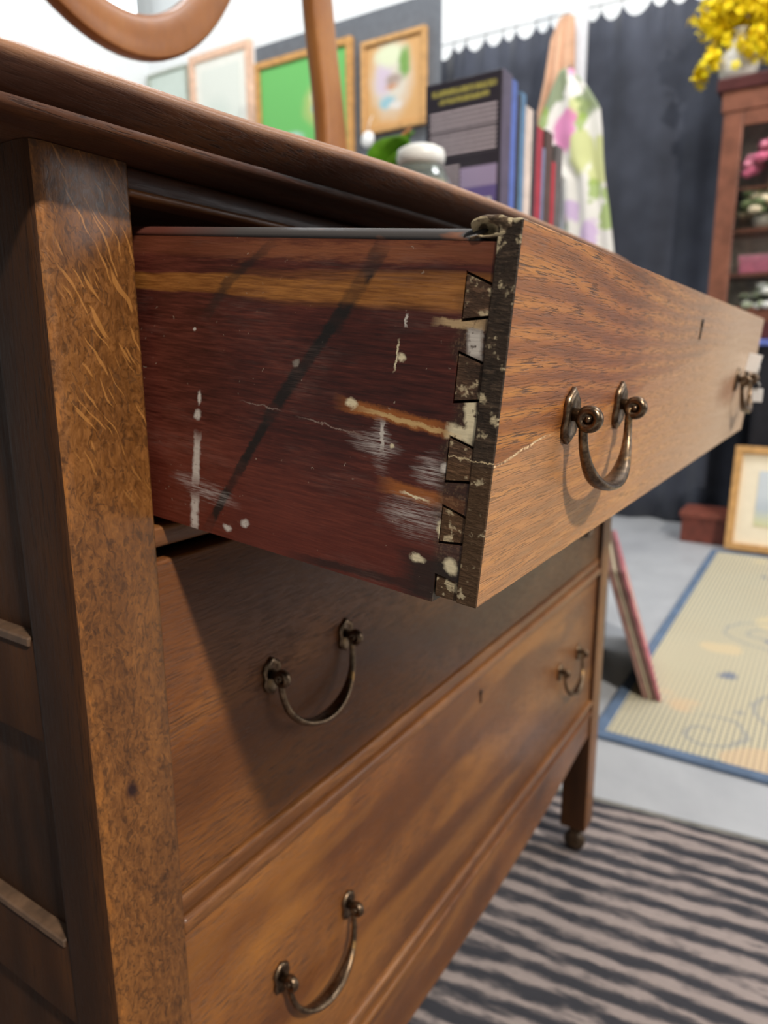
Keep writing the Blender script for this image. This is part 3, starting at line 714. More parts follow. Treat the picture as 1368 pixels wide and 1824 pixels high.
def beige():
    k = N('beige_floral_rug', 0.95, 0, 0.1); o = k.obj(); p = k.sep(o)
    rib = k.math('MULTIPLY_ADD', k.math('SINE', k.math('MULTIPLY', p[1], math.tau/0.0125)), 0.5, 0.5)
    ribx = k.math('MULTIPLY_ADD', k.math('SINE', k.math('MULTIPLY', p[0], math.tau/0.016)), 0.5, 0.5)
    rb_ = k.mr(k.math('MULTIPLY', rib, k.math('MULTIPLY_ADD', ribx, 0.5, 0.5)), 0.35, 0.55)
    base = k.mix(k.noise(o, 3, 3, 0.6), lin((204, 190, 156)), lin((206, 198, 168)))
    basr = k.mix(k.math('MULTIPLY', rb_, 0.75), base, lin((128, 130, 132)))
    # ribbed border field, plain inner field
    inner = k.math('MULTIPLY', k.mr(p[0], 0.345, 0.36), k.mr(p[1], -0.385, -0.40))
    wv = k.vm('ADD', o, k.vscale(k.noise(o, 6, 2, 0.5, 0, True), 0.10))
    lobes = k.mr(k.voro(wv, 3.2), 0.34, 0.31)
    c = k.mix(k.math('MAXIMUM', k.math('MULTIPLY', inner, 0.75), k.math('MULTIPLY', lobes, 0.6)), basr, k.mix(k.mr(p[0], 0.2, 0.9), lin((212, 180, 144)), lin((214, 196, 154))))
    # scrolls: spiral vines in blue grey
    cx, cy = 0.30, -0.42
    for sx, sy, rr in ((0.34, -0.40, 0.13), (0.14, -0.22, 0.10), (0.85, -0.30, 0.14), (1.25, -0.55, 0.14), (0.62, -0.62, 0.10)):
        q = k.vm('SUBTRACT', wv, (sx+0.05, sy+0.05, 0)); l = k.vm('LENGTH', k.vm('MULTIPLY', q, (1, 1, 0)), None, 1); s = k.sep(q)
        an = k.math('ARCTAN2', s[1], s[0])
        ph = k.math('SUBTRACT', k.math('MULTIPLY', l, math.tau/0.075), an)
        ln = k.math('MULTIPLY', k.mr(k.math('SINE', ph), 0.82, 0.94), k.mr(l, rr, rr-0.01))
        c = k.mix(k.math('MULTIPLY', ln, 0.6), c, lin((146, 148, 148)))
    fl_ = k.mr(k.voro(k.map(wv, (3, 1, 0)), 5.0), 0.12, 0.06); c = k.mix(k.math('MULTIPLY', fl_, 0.75), c, lin((96, 112, 140)))
    k.col(c); k.bump(rb_, 0.6, 0.004); return k.m
r2o = W(5.17, 1.40, -2.95)
rg2 = thing('rug', 'beige ribbed scroll-patterned rug with a blue border', 'rug', r2o, rot=R(0.5))
LX, LY = 6.42*U, -4.6*U; bw = 0.10*U
bm = bmesh.new(); bbox(bm, (bw*0.9, LY+bw*0.9, 0), (LX-bw*0.9, -bw*0.9, 0.009)); frombm('pile', bm, beige(), rg2)
m_blue = flat('slate_blue_border', (92, 110, 134), 0.95, 0, 0.1, 20)
for lo, hi in (((0, LY, 0), (bw, 0, 0.011)), ((LX-bw, LY, 0), (LX, 0, 0.011)), ((bw, -bw, 0), (LX-bw, 0, 0.011)), ((bw, LY, 0), (LX-bw, LY+bw, 0.011))):
    bm = bmesh.new(); bbox(bm, lo, hi, 0.003, 2); frombm('border', bm, m_blue, rg2)

# ------------------------------------------------------------ leaning frames behind the dresser
def slab(name, label, cat, base, dirv, length, height, thick, lean, parts, group=None):
    """a thin upright thing: base corner at `base`, runs along dirv, leans toward its own +normal"""
    dirv = Vector(dirv).normalized(); nrm = Vector((-dirv.y, dirv.x, 0))
    upv = (Vector((0, 0, 1))*math.cos(lean)+nrm*math.sin(lean)); back = dirv.cross(upv).normalized()
    if back.dot(nrm) < 0: back = -back
    t = thing(name, label, cat, base, group)
    for pn, a0, a1, h0, h1, t0, t1, mat in parts(length, height, thick):
        P = []
        for a in (a0, a1):
            for h in (h0, h1):
                for q in (t0, t1): P.append(dirv*a+upv*h+back*q)
        F_ = [(0, 1, 3, 2), (4, 6, 7, 5), (0, 4, 5, 1), (2, 3, 7, 6), (0, 2, 6, 4), (1, 5, 7, 3)]
        bm = bmesh.new(); vv = [bm.verts.new(p) for p in P]
        for f in F_: bm.faces.new([vv[i] for i in f])
        bmesh.ops.recalc_face_normals(bm, faces=bm.faces)
        bmesh.ops.bevel(bm, geom=bm.edges[:], offset=min(0.0015, abs(t1-t0)/5), segments=1, affect='EDGES')
        frombm(pn, bm, mat, t)
    return t
def frame_parts(fm, mat_in, fwid, art=None, artm=0.0, backm=None):
    def f(L, H, T):
        out = [('frame_rail', 0, L, 0, fwid, 0, T, fm), ('frame_rail', 0, L, H-fwid, H, 0, T, fm),
               ('frame_stile', 0, fwid, fwid, H-fwid, 0, T, fm), ('frame_stile', L-fwid, L, fwid, H-fwid, 0, T, fm),
               ('mat_board', fwid*0.9, L-fwid*0.9, fwid*0.9, H-fwid*0.9, T*0.35, T*0.9, mat_in)]
        if art: out.append(('picture', fwid+artm, L-fwid-artm, fwid+artm, H-fwid-artm, T*0.28, T*0.4, art))
        return out
    return f
m_pink = flat('pink_frame', (184, 112, 120), 0.5); m_brown = flat('brown_frame', (112, 84, 76), 0.5); m_rose = flat('rose_brown_frame', (138, 104, 94), 0.5); m_cream = flat('cream_board', (222, 208, 176), 0.7, 0, 0.04)
dv = (0.93, 0.30, 0); lean_ = math.atan2(0.37, 1.14)
for i, (th, mm, lb) in enumerate(((0.030, m_pink, 'pink-edged picture frame, outermost of the four leaning on the beige rug'), (0.040, m_brown, 'dark brown picture frame leaning just behind the pink-edged one'), (0.018, m_cream, 'thin cream picture board leaning between two brown frames'), (0.048, m_rose, 'rose-brown picture frame, innermost of the four leaning together'))):
    off = (0, 0.036, 0.082, 0.106)[i]
    b = W(6.0, 1.03+off, -2.95)+Vector((0, 0, 0.0115))
    slab('picture_frame', lb, 'picture frame', b, dv, 1.5*U, (1.20-0.0*i)*U, th*U, lean_, frame_parts(mm, m_cream, 0.07*U), 'frames leaning on the beige rug')
m_blackbox = flat('dark_box_card', (34, 34, 36), 0.7); m_redbox = flat('dark_red_card', (84, 44, 40), 0.7)
bxs = thing('storage_box', 'dark storage box behind the four leaning frames', 'box', W(6.65, 1.95, -2.91))
box('body', (6.35, 1.80, -2.91), (7.0, 2.10, -1.95), m_blackbox, bxs, 0.02); box('lid', (6.33, 1.78, -1.97), (7.02, 2.115, -1.86), m_redbox, bxs, 0.02)

# ------------------------------------------------------------ bookcase with books, jar and plant
m_case = flat('dark_bookcase_wood', (74, 48, 32), 0.55)
bc = thing('bookcase', 'dark wooden bookcase standing behind the dresser, books along its top', 'bookcase', W(5.7, 3.0, -2.95))
box('top_board', (4.2, 2.12, 0.93), (7.1, 3.9, 1.0), m_case, bc, 0.01)
for x in (4.25, 6.97): box('side_panel', (x, 2.2, -2.95), (x+0.08, 3.85, 0.93), m_case, bc)
for z in (-2.85, -1.6, -0.4): box('shelf', (4.33, 2.25, z), (6.97, 3.8, z+0.06), m_case, bc)
box('back_panel', (4.33, 3.78, -2.79), (6.97, 3.83, 0.93), m_case, bc)
def cover_mat(kind):
    k = N('printed_cover_'+kind, 0.4, 0, 0.5); o = k.obj(); p = k.sep(o)   # local origin: lower left corner of the cover; y runs to the left
    z = p[2]; y = k.math('MULTIPLY', p[1], -1.0)
    base = lin((48, 44, 54)); H = 0.262
    def rect(y0, y1, z0, z1, s=0.001):
        a = k.math('MULTIPLY', k.mr(y, y0-s, y0+s), k.mr(y, y1+s, y1-s)); b = k.math('MULTIPLY', k.mr(z, z0-s, z0+s), k.mr(z, z1+s, z1-s)); return k.math('MULTIPLY', a, b)
    lines = k.mr(k.math('SINE', k.math('MULTIPLY', z, math.tau/0.0085)), -0.3, 0.3)
    words = k.mr(k.noise(k.map(o, scale=(0, 1, 1.0)), 300, 1, 0.5), 0.30, 0.40)
    c = base
    for y0, y1, z0, z1 in ((0.010, 0.157, 0.163, 0.202), (0.010, 0.157, 0.115, 0.157), (0.010, 0.078, 0.03, 0.100)):
        c = k.mix(k.math('MULTIPLY', k.math('MULTIPLY', rect(y0, y1, z0, z1), lines), k.math('MULTIPLY_ADD', words, 0.5, 0.5)), c, lin((206, 194, 202)))
    for y0, y1, z0, z1 in ((0.014, 0.155, 0.229, 0.240), (0.03, 0.14, 0.213, 0.223)):
        c = k.mix(k.math('MULTIPLY', rect(y0, y1, z0, z1), k.mr(k.noise(k.map(o, scale=(0, 1, 0.3)), 260, 1, 0.5), 0.36, 0.46)), c, lin((168, 160, 84)))
    c = k.mix(rect(0.08, 0.16, 0.05, 0.09), c, lin((170, 156, 190))); c = k.mix(rect(0.08, 0.16, 0.02, 0.052), c, lin((112, 98, 158)))
    c = k.mix(rect(0.095, 0.150, 0.004, 0.03), c, lin((232, 226, 222)))
    k.col(c); return k.m
m_paper = flat('book_pages', (222, 214, 196), 0.8)
def book(x, y, w, h, t, cov, label, spine=None, cm=None, zb=1.0):
    """standing upright, cover facing the camera (-x), spine facing -y; t thickness along x"""
    b = thing('book', label, 'book', W(x, y, zb), 'books standing in a row on the bookcase')
    ct = 0.004
    for nm, lo, hi, mm in (('cover', (0, 0, 0), (0.0022, w, h), cm or cov), ('cover', (t-0.0022, 0, 0), (t, w, h), cov), ('spine', (0.0, -0.003, 0), (t, 0.0006, h), spine or cov),
                       ('pages', (0.0022, 0.001, 0.003), (t-0.0022, w-0.004, h-0.003), m_paper)):
        bm = bmesh.new(); bbox(bm, lo, hi, 0.0008 if nm != 'pages' else 0, 1)
        if nm == 'cover' and cm and mm is cm:
            bmesh.ops.translate(bm, verts=bm.verts, vec=(0, -w, 0)); ob = frombm(nm, bm, mm, b); ob.location = (0, w, 0)
        else: frombm(nm, bm, mm, b)
    return b
S = {n: flat('book_'+n, c, 0.45) for n, c in dict(purple=(84, 76, 96), blue=(84, 106, 176), teal=(88, 124, 158), cream=(206, 190, 180), dark=(44, 44, 52), red=(160, 52, 66), brown=(84, 66, 62), slate=(116, 126, 158), green=(126, 124, 62), crimson=(172, 48, 62), grey=(96, 92, 92)).items()}
by = 2.20
specs = [('dark', 'purple', 0.166, 0.255, 0.042, 'large dark book with yellow title and grey text blocks on its cover'),
         ('blue', 'blue', 0.16, 0.250, 0.024, 'bright blue spined book beside the large dark text-covered one'),
         ('dark', 'dark', 0.15, 0.232, 0.018, 'thin black spined book between the blue and teal ones'),
         ('teal', 'teal', 0.15, 0.240, 0.024, 'dull teal spined book left of the cream one'),
         ('cream', 'cream', 0.15, 0.222, 0.038, 'pale cream thick spined book in the middle of the row'),
         ('dark', 'dark', 0.15, 0.222, 0.022, 'black spined book right of the cream one'),
         ('red', 'red', 0.15, 0.200, 0.034, 'deep red spined book beside the hanging floral cloth'),
         ('slate', 'slate', 0.14, 0.165, 0.014, 'thin slate blue spined book next to the deep red one'),
         ('brown', 'brown', 0.14, 0.205, 0.042, 'dark brown thick spined book near the row end'),
         ('crimson', 'crimson', 0.13, 0.150, 0.022, 'low crimson spined book near the row end'),
         ('grey', 'grey', 0.14, 0.190, 0.04, 'grey spined book, last of the row')]
bxp = 4.92
cm_ = cover_mat('text')
for i, (cv_, sp_, w, h, t, lb) in enumerate(specs):
    book(bxp, by+(0.0 if i == 0 else 0.0), w, h, t, S[cv_], lb, S[sp_], cm_ if i == 0 else None)
    bxp += (t+0.0025)/U
# lidded jar
kg = N('jar_glass', 0.05, 0, 0.5); kg.b.inputs['Transmission Weight'].default_value = 0.9; kg.col(lin((225, 236, 230)))
jr = thing('jar', 'lidded glass jar with peach contents beside the large dark book', 'jar', W(4.62, 2.66, 1.0))
lathe('glass_body', [(0, 0.0), (0.062, 0.0), (0.070, 0.01), (0.068, 0.05), (0.052, 0.085), (0.045, 0.095), (0.042, 0.095), (0.049, 0.083), (0.064, 0.05), (0.066, 0.012), (0.058, 0.005), (0, 0.005)], kg.m, (0, 0, 0), jr)
lathe('contents', [(0, 0.006), (0.055, 0.006), (0.062, 0.02), (0.058, 0.058), (0.0, 0.068)], flat('peach_contents', (224, 176, 136), 0.8, 0, 0.2, 80), (0, 0, 0), jr)
lathe('lid', [(0, 0.135), (0.035, 0.133), (0.050, 0.125), (0.053, 0.11), (0.050, 0.094), (0, 0.094)], flat('white_lid', (236, 236, 230), 0.35, 0, 0.02), (0, 0, 0), jr)
jr.scale = (0.9, 0.9, 0.88)
# broad-leaved plant
pt = thing('potted_plant', 'small potted plant with broad green leaves behind the lidded jar', 'plant', W(4.95, 3.26, 1.0))
m_leaf = flat('bright_green_leaf', (96, 148, 36), 0.4, 0, 0.2, 20); m_leaf2 = flat('brown_orange_leaf', (206, 140, 90), 0.5); m_pot = flat('dark_green_pot', (84, 112, 96), 0.4)
lathe('pot', [(0, 0), (0.045, 0), (0.058, 0.07), (0.062, 0.075), (0.055, 0.075), (0.05, 0.06), (0, 0.06)], m_pot, (0, 0, 0), pt)
def leaf(base, d, L, wd_, mat, droop=0.3):
    d = Vector(d).normalized(); side = d.cross(Vector((0, 0, 1))).normalized(); vs_, fs_ = [], []
    for i in range(9):
        t = i/8; c_ = Vector(base)+d*L*t+Vector((0, 0, -droop*L*t*t)); w_ = wd_*math.sin(math.pi*(t*0.93+0.05))
        for s_ in (-1, -0.5, 0, 0.5, 1): vs_.append(c_+side*w_*s_+Vector((0, 0, 0.25*w_*abs(s_))))
    for i in range(8):
        for q in range(4): fs_.append((i*5+q, i*5+q+1, i*5+6+q, i*5+5+q))
    o = mk('leaf', vs_, fs_, mat, pt, True); md = o.modifiers.new('s', 'SOLIDIFY'); md.thickness = 0.001; return o
for a, el, L, w_, mm in ((-110, 1.7, 0.20, 0.056, m_leaf), (-60, 2.0, 0.19, 0.05, m_leaf), (-90, 1.2, 0.20, 0.045, m_leaf), (150, 0.8, 0.12, 0.035, m_leaf), (60, 0.9, 0.12, 0.03, m_leaf), (200, 1.0, 0.15, 0.034, m_leaf), (-85, 2.1, 0.22, 0.018, m_leaf), (-88, 2.3, 0.225, 0.02, m_leaf2), (20, 0.9, 0.12, 0.03, m_leaf)):
    leaf((0, 0, 0.05), (math.cos(R(a)), math.sin(R(a)), el), L, w_, mm)
tube('stem', [(0, 0, 0.055), (0.004, 0.002, 0.09), (0.0, 0.004, 0.12)], 0.003, m_leaf, pt, 8)

# ------------------------------------------------------------ far display: grey panel with pictures
m_pan = flat('grey_panel_fabric', (104, 108, 114), 0.85, 0, 0.05)
pn = thing('room_divider', 'grey room divider standing before the white wall, pictures hung on it', 'divider', W(12.6, 9.0, -2.95))
box('board', (12.55, 6.86, -2.7), (12.65, 11.28, 6.38), m_pan, pn, 0.01)
for y in (6.95, 9.0, 11.15): box('foot', (12.3, y, -2.95), (12.9, y+0.1, -2.7), m_pan, pn)
m_gold = flat('gold_oak_frame', (196, 146, 84), 0.4); m_gold2 = flat('warm_gilt_frame', (200, 154, 98), 0.4, 0, 0.1); m_pinkish = flat('pale_pink_frame', (228, 188, 160), 0.5)
def art_mat(name, bg, blobs, scale=1.0):
    k = N(name, 0.6, 0, 0.3); o = k.obj(); wv = k.vm('ADD', o, k.vscale(k.vm('SUBTRACT', k.noise(o, 16, 3, 0.6, 0, True), (0.5,)*3), 0.05)); c = lin(bg)
    for y, z, ry, rz, col in blobs:
        c = k.mix(k.patch(wv, y, z, ry, rz, 0, 0.35, 'yz', 'ell'), c, lin(col))
    k.col(c); return k.m
def hung(name, label, x, y0, z0, L, H, T, fm, matm, fw_, art=None, artm=0.0, zs=0.0):
    """picture in the plane x = const, running from y0 toward -y; base corner is its lower left as seen"""
    t = thing(name, label, 'picture', W(x, y0, z0), 'framed pictures on the far display')
    L, H, T, fw_, artm = L*U, H*U, T*U, fw_*U, artm*U
    for n_, y0_, y1_, z0_, z1_, d0, d1, mm in (('frame_rail', 0, L, 0, fw_, 0, T, fm), ('frame_rail', 0, L, H-fw_, H, 0, T, fm), ('frame_stile', 0, fw_, fw_, H-fw_, 0, T, fm), ('frame_stile', L-fw_, L, fw_, H-fw_, 0, T, fm), ('mat_board', fw_*.9, L-fw_*.9, fw_*.9, H-fw_*.9, 0, T*0.5, matm)):
        bm = bmesh.new(); bbox(bm, (-d1, -y1_, z0_), (-d0, -y0_, z1_), 0.002, 1); frombm(n_, bm, mm, t)
    if art:
        bm = bmesh.new(); bbox(bm, (-T*0.62, -(L-fw_-artm), fw_+artm), (-T*0.4, -(fw_+artm), H-fw_-artm)); frombm('picture', bm, art, t)
    return t
hung('framed_picture', 'framed picture with bright green ground behind the mirror arm', 12.54, 11.22, 3.9, 2.5, 2.12, 0.12, m_gold, flat('green_mount', (108, 186, 100), 0.7, 0, 0.04), 0.13,
     art_mat('green_art', (112, 190, 104), [(-0.48, 0.30, 0.11, 0.10, (190, 196, 120)), (-0.46, 0.34, 0.05, 0.04, (226, 220, 190)), (-0.46, 0.29, 0.045, 0.03, (110, 176, 200)), (-0.24, 0.15, 0.10, 0.035, (190, 220, 214)), (-0.24, 0.11, 0.07, 0.035, (128, 190, 196)), (-0.52, 0.17, 0.04, 0.08, (176, 214, 160)), (-0.42, 0.09, 0.06, 0.03, (170, 170, 96)), (-0.2, 0.05, 0.08, 0.03, (130, 170, 90))]), 0.02)
hung('framed_picture', 'gilt framed oval portrait right of the green picture', 12.54, 8.50, 4.22, 1.42, 1.62, 0.12, m_gold2, flat('tan_oval_mount', (210, 164, 108), 0.6, 0, 0.05), 0.09,
     art_mat('oval_art', (210, 164, 108), [(-0.19, 0.25, 0.115, 0.165, (214, 206, 190)), (-0.14, 0.26, 0.05, 0.08, (206, 190, 204)), (-0.18, 0.36, 0.09, 0.05, (218, 224, 190)), (-0.27, 0.31, 0.035, 0.07, (120, 160, 84)), (-0.2, 0.24, 0.05, 0.03, (168, 150, 140)), (-0.16, 0.14, 0.05, 0.03, (150, 190, 200)), (-0.21, 0.12, 0.04, 0.02, (220, 214, 206)), (-0.19, 0.21, 0.04, 0.012, (196, 150, 120))]), 0.02)
hung('framed_picture', 'pale pink framed picture with wide white mount on the white wall', 14.28, 15.0, 4.7, 2.10, 2.75, 0.12, m_pinkish, flat('white_mount', (236, 236, 226), 0.7, 0, 0.02), 0.17,
     art_mat('pale_art', (226, 230, 220), [(-0.25, 0.3, 0.14, 0.16, (214, 222, 212))]), 0.22)
hung('framed_picture', 'dark-edged pale green picture, leftmost on the white wall', 14.28, 16.6, 4.7, 1.5, 2.65, 0.12, flat('silver_green_frame', (176, 182, 168), 0.4), flat('pale_green_mount', (206, 218, 208), 0.6, 0, 0.02), 0.06)
bt = thing('round_tag', 'small round white tag hanging at the oval portrait corner', 'tag', W(12.28, 8.25, 4.08))
lathe('disc', [(0, -0.012), (0.03, -0.01), (0.042, 0), (0.03, 0.01), (0, 0.012)], m_tag, (0, 0, 0), bt, 20, axis='x'); tube('string', [(0, 0, 0.04), (0.02, 0, 0.09), (0.05, 0, 0.13)], 0.002, m_string, bt, 6)

# ------------------------------------------------------------ black curtain on a wire
kc = N('black_curtain_cloth', 0.85, 0, 0.2); kc.b.inputs['Sheen Weight'].default_value = 0.2
kc.col(kc.ramp(kc.noise(kc.obj(), 3, 3, 0.6), [(0.3, lin((50, 53, 62))), (0.7, lin((74, 78, 90)))]))
CY0, CY1 = -4.0, 8.0
hooks = []; y = CY1
while y > CY0: hooks.append(y); y -= rnd.uniform(0.24, 0.52)
hooks = np.array(hooks)
def ztop(y):
    i = np.searchsorted(-hooks, -y); i = min(max(i, 1), len(hooks)-1); a, b = hooks[i-1], hooks[i]
    t = (a-y)/(a-b); base = 5.80-0.004*(8-y)**2*0.5
    return base-0.03-(0.10+0.32*(a-b))*(4*t*(1-t))**0.8*0.9
vs_, fs_ = [], []; ny, nz = 520, 14
ph = 0
for i in range(ny+1):
    y = CY1+(CY0-CY1)*i/ny; zt = ztop(y)
    amp = 0.09+0.05*math.sin(y*0.9); f = math.sin(y*5.3+1.2*math.sin(y*1.3))+0.5*math.sin(y*11.1+2*math.sin(y*0.7))
    for j in range(nz+1):
        t = j/nz; z = zt+(-2.94-zt)*t
        vs_.append(W(13.35+amp*f*(0.35+0.65*t**0.4)+0.03*math.sin(z*0.8+y), y, z))
for i in range(ny):
    for j in range(nz): a = i*(nz+1)+j; fs_.append((a, a+1, a+nz+2, a+nz+1))
cu = thing('curtain', 'tall black curtain hooked along a wire before the white wall', 'curtain', W(13.35, 2, -2.95))
cs = mk('curtain_cloth', vs_, fs_, kc.m, cu, True, origin=org(cu)); cs.modifiers.new('s', 'SOLIDIFY').thickness = 0.003
m_wire = flat('steel_wire', (150, 150, 150), 0.3, 0.8)
tube('wire', [W(13.35, y, 5.82-0.002*(8-y)**2) for y in np.linspace(8.3, -4, 30)], 0.004, m_wire, cu, 6, org(cu))
for y in hooks[:40]:
    zb = 5.80-0.002*(8-y)**2
    tube('hook', [W(13.35, y, zb+0.06), W(13.33, y, zb+0.02), W(13.34, y, zb-0.06)], 0.003, m_wire, cu, 5, org(cu))
# white post with cloths hanging
pp = thing('pole', 'slim white post standing before the black curtain', 'post', W(12.95, 4.42, -2.95))
m_wpost = flat('white_post_paint', (222, 222, 226), 0.5, 0, 0.03)
box('shaft', (12.88, 4.28, -2.9), (13.02, 4.58, 11.0), m_wpost, pp, 0.02, 3); box('base_plate', (12.6, 4.1, -2.95), (13.1, 4.8, -2.9), m_wpost, pp, 0.01)
def cloth(name, label, outline, x0, mat, nf, depth, hang):
    """outline: rows of (z, y_left, y_right)"""
    o = thing(name, label, 'cloth', W(x0, hang[1], hang[2])); zs = [r[0] for r in outline]
    vs_, fs_ = [], []; nr_, nc = 60, 44
    for i in range(nr_+1):
        z = zs[0]+(zs[-1]-zs[0])*i/nr_
        yl = np.interp(-z, [-q for q in zs], [r[1] for r in outline]); yr = np.interp(-z, [-q for q in zs], [r[2] for r in outline])
        for j in range(nc+1):
            t = j/nc; yy = yl+(yr-yl)*t
            xx = x0-0.02-depth*(0.5+0.5*math.sin(t*nf*math.tau+0.6*math.sin(z*1.3)))*(0.4+0.6*min(1, (zs[0]-z)/1.0))-0.10*math.sin(math.pi*t)
            vs_.append(W(xx, yy, z))
    for i in range(nr_):
        for j in range(nc): a = i*(nc+1)+j; fs_.append((a, a+1, a+nc+2, a+nc+1))
    c_ = mk('fabric', vs_, fs_, mat, o, True, origin=org(o)); c_.modifiers.new('s', 'SOLIDIFY').thickness = 0.004
    tube('hanging_loop', [Vector((0, 0, -0.01)), Vector((0.01, 0, 0.03)), W(12.87, hang[1], hang[2]+0.16)-org(o)], 0.004, m_wire, o, 6)
    return o
cloth('scarf', 'tan cloth hanging on the white post above the floral one', [(5.50, 4.70, 4.45), (5.2, 4.84, 4.42), (4.6, 4.92, 4.40), (4.0, 5.05, 4.45), (3.7, 5.0, 4.6)], 12.84, flat('tan_cloth', (208, 166, 136), 0.9, 0, 0.08, 10), 3, 0.10, (12.8, 4.6, 5.45))
kfl = N('floral_cloth', 0.9, 0, 0.2); o_ = kfl.obj(); wv = kfl.vm('ADD', o_, kfl.vscale(kfl.noise(o_, 7, 3, 0.6, 0, True), 0.14)); c_ = lin((226, 222, 214))
for sc_, th_, of_, col_, am in ((5.5, 0.42, (0, 0, 0), (196, 200, 130), 0.85), (6.5, 0.36, (3, 1, 2), (112, 132, 84), 0.8), (5.0, 0.36, (7, 5, 4), (216, 120, 176), 0.85), (8, 0.30, (1, 9, 4), (150, 176, 84), 0.8), (6, 0.26, (5, 2, 8), (196, 160, 210), 0.7)):
    c_ = kfl.mix(kfl.mr(kfl.voro(kfl.map(wv, of_, scale=(0.3, 1, 0.6)), sc_), th_, th_-0.06, 0, am), c_, lin(col_))
kfl.col(c_)
cloth('scarf', 'white cloth with pink and green flowers hanging below the white post', [(4.62, 4.58, 4.38), (4.3, 4.75, 4.1), (3.95, 4.90, 3.86), (3.6, 4.95, 3.80), (3.2, 4.78, 3.76), (2.9, 4.45, 3.72), (2.4, 4.38, 3.62), (1.7, 4.30, 3.50), (0.9, 4.25, 3.42), (0.5, 4.2, 3.4)], 12.62, kfl.m, 2.3, 0.10, (12.6, 4.45, 4.6))

# ------------------------------------------------------------ skirted table, cabinet, flowers
m_skirt = flat('black_table_skirt', (30, 30, 36), 0.9)
tb = thing('skirted_table', 'table with floor-length black skirt carrying the glazed cabinet', 'table', W(12.5, 0.2, -2.95))
vs_, fs_ = [], []; per = []
for i in range(200):
    t = i/200*4; k_ = int(t); f = t-k_
    c4 = [(12.08, 1.14), (12.08, -3.0), (13.02, -3.0), (13.02, 1.14)]
    a, b = c4[k_], c4[(k_+1) % 4]; x = a[0]+(b[0]-a[0])*f; y = a[1]+(b[1]-a[1])*f
    nx_, ny_ = (-(b[1]-a[1]), (b[0]-a[0])); l = math.hypot(nx_, ny_); w_ = 0.03*math.sin(i*0.9)
    per.append((x-nx_/l*w_*-1, y-ny_/l*w_*-1))
for z in (0.14, -1.0, -2.94):
    for x, y in per: vs_.append(W(x, y, z))
for r_ in range(2):
    for i in range(200): j = (i+1) % 200; fs_.append((r_*200+i, r_*200+j, (r_+1)*200+j, (r_+1)*200+i))
mk('skirt', vs_, fs_, m_skirt, tb, True, origin=org(tb))
box('table_top', (12.04, -3.04, 0.14), (13.06, 1.20, 0.232), flat('blue_table_cloth', (98, 116, 190), 0.7), tb, 0.02)
m_mah = flat('mahogany_cabinet', (128, 82, 64), 0.35, 0, 0.15, 12); m_mahd = flat('dark_mahogany', (86, 46, 44), 0.35, 0, 0.12, 12)
cb = thing('display_cabinet', 'reddish mahogany glazed cabinet on the blue-topped table, full of flowers', 'cabinet', W(12.6, 0.4, 0.232))
# it reaches a little past the table on the left
def Kp(p): return (12.3+(p[0]-10.55)*0.55, p[1]*1.166, p[2]*1.166)
def kbox(n, lo, hi, m, par, *a): return box(n, Kp(lo), Kp(hi), m, par, *a)
ya, yb, xa, xb, za, zb = 1.68, -0.9, 10.55, 11.9, 0.20, 3.20
kbox('cornice', (xa-0.10, yb-0.1, 3.22), (xb, ya+0.10, 3.38), m_mahd, cb, 0.03, 3)
kbox('frieze', (xa-0.03, yb-0.03, 2.98), (xb, ya+0.03, 3.22), m_mah, cb, 0.02, 3)
kbox('base_moulding', (xa-0.06, yb-0.05, 0.20), (xb, ya+0.05, 0.42), m_mahd, cb, 0.03, 3)
kbox('side_panel', (xa+0.02, ya-0.06, 0.40), (xb, ya, 3.0), m_mahd, cb); kbox('side_panel', (xa+0.02, yb, 0.40), (xb, yb+0.06, 3.0), m_mahd, cb)
kbox('back_panel', (xb-0.05, yb+0.05, 0.4), (xb, ya-0.05, 3.0), flat('grey_green_backing', (226, 220, 204), 0.7), cb)
for z in (1.0, 1.55, 2.05): kbox('shelf', (xa+0.12, yb+0.05, z), (xb-0.05, ya-0.06, z+0.04), m_mah, cb)
for y0_ in (ya, (ya+yb)/2+0.01):
    y1_ = y0_-(ya-yb)/2+0.01
    dr_ = kbox('door', (xa, y0_-0.24, 0.42), (xa+0.06, y0_, 2.98), m_mah, cb, 0.02, 3)
    for lo, hi in (((xa, y1_, 0.42), (xa+0.06, y1_+0.2, 2.98)), ((xa, y1_+0.2, 0.42), (xa+0.06, y0_-0.24, 0.62)), ((xa, y1_+0.2, 2.80), (xa+0.06, y0_-0.24, 2.98))):
        kbox('door_rail', lo, hi, m_mah, dr_, 0.02, 3)
    kgl = bpy.data.materials.get('cabinet_glass')
    if not kgl:
        q = N('cabinet_glass', 0.03, 0, 0.5); q.b.inputs['Transmission Weight'].default_value = 1.0; q.b.inputs['IOR'].default_value = 1.25; q.col((0.95, 0.97, 0.96, 1)); kgl = q.m
    kbox('glass', (xa+0.03, y1_+0.19, 0.61), (xa+0.04, y0_-0.23, 2.81), kgl, dr_)
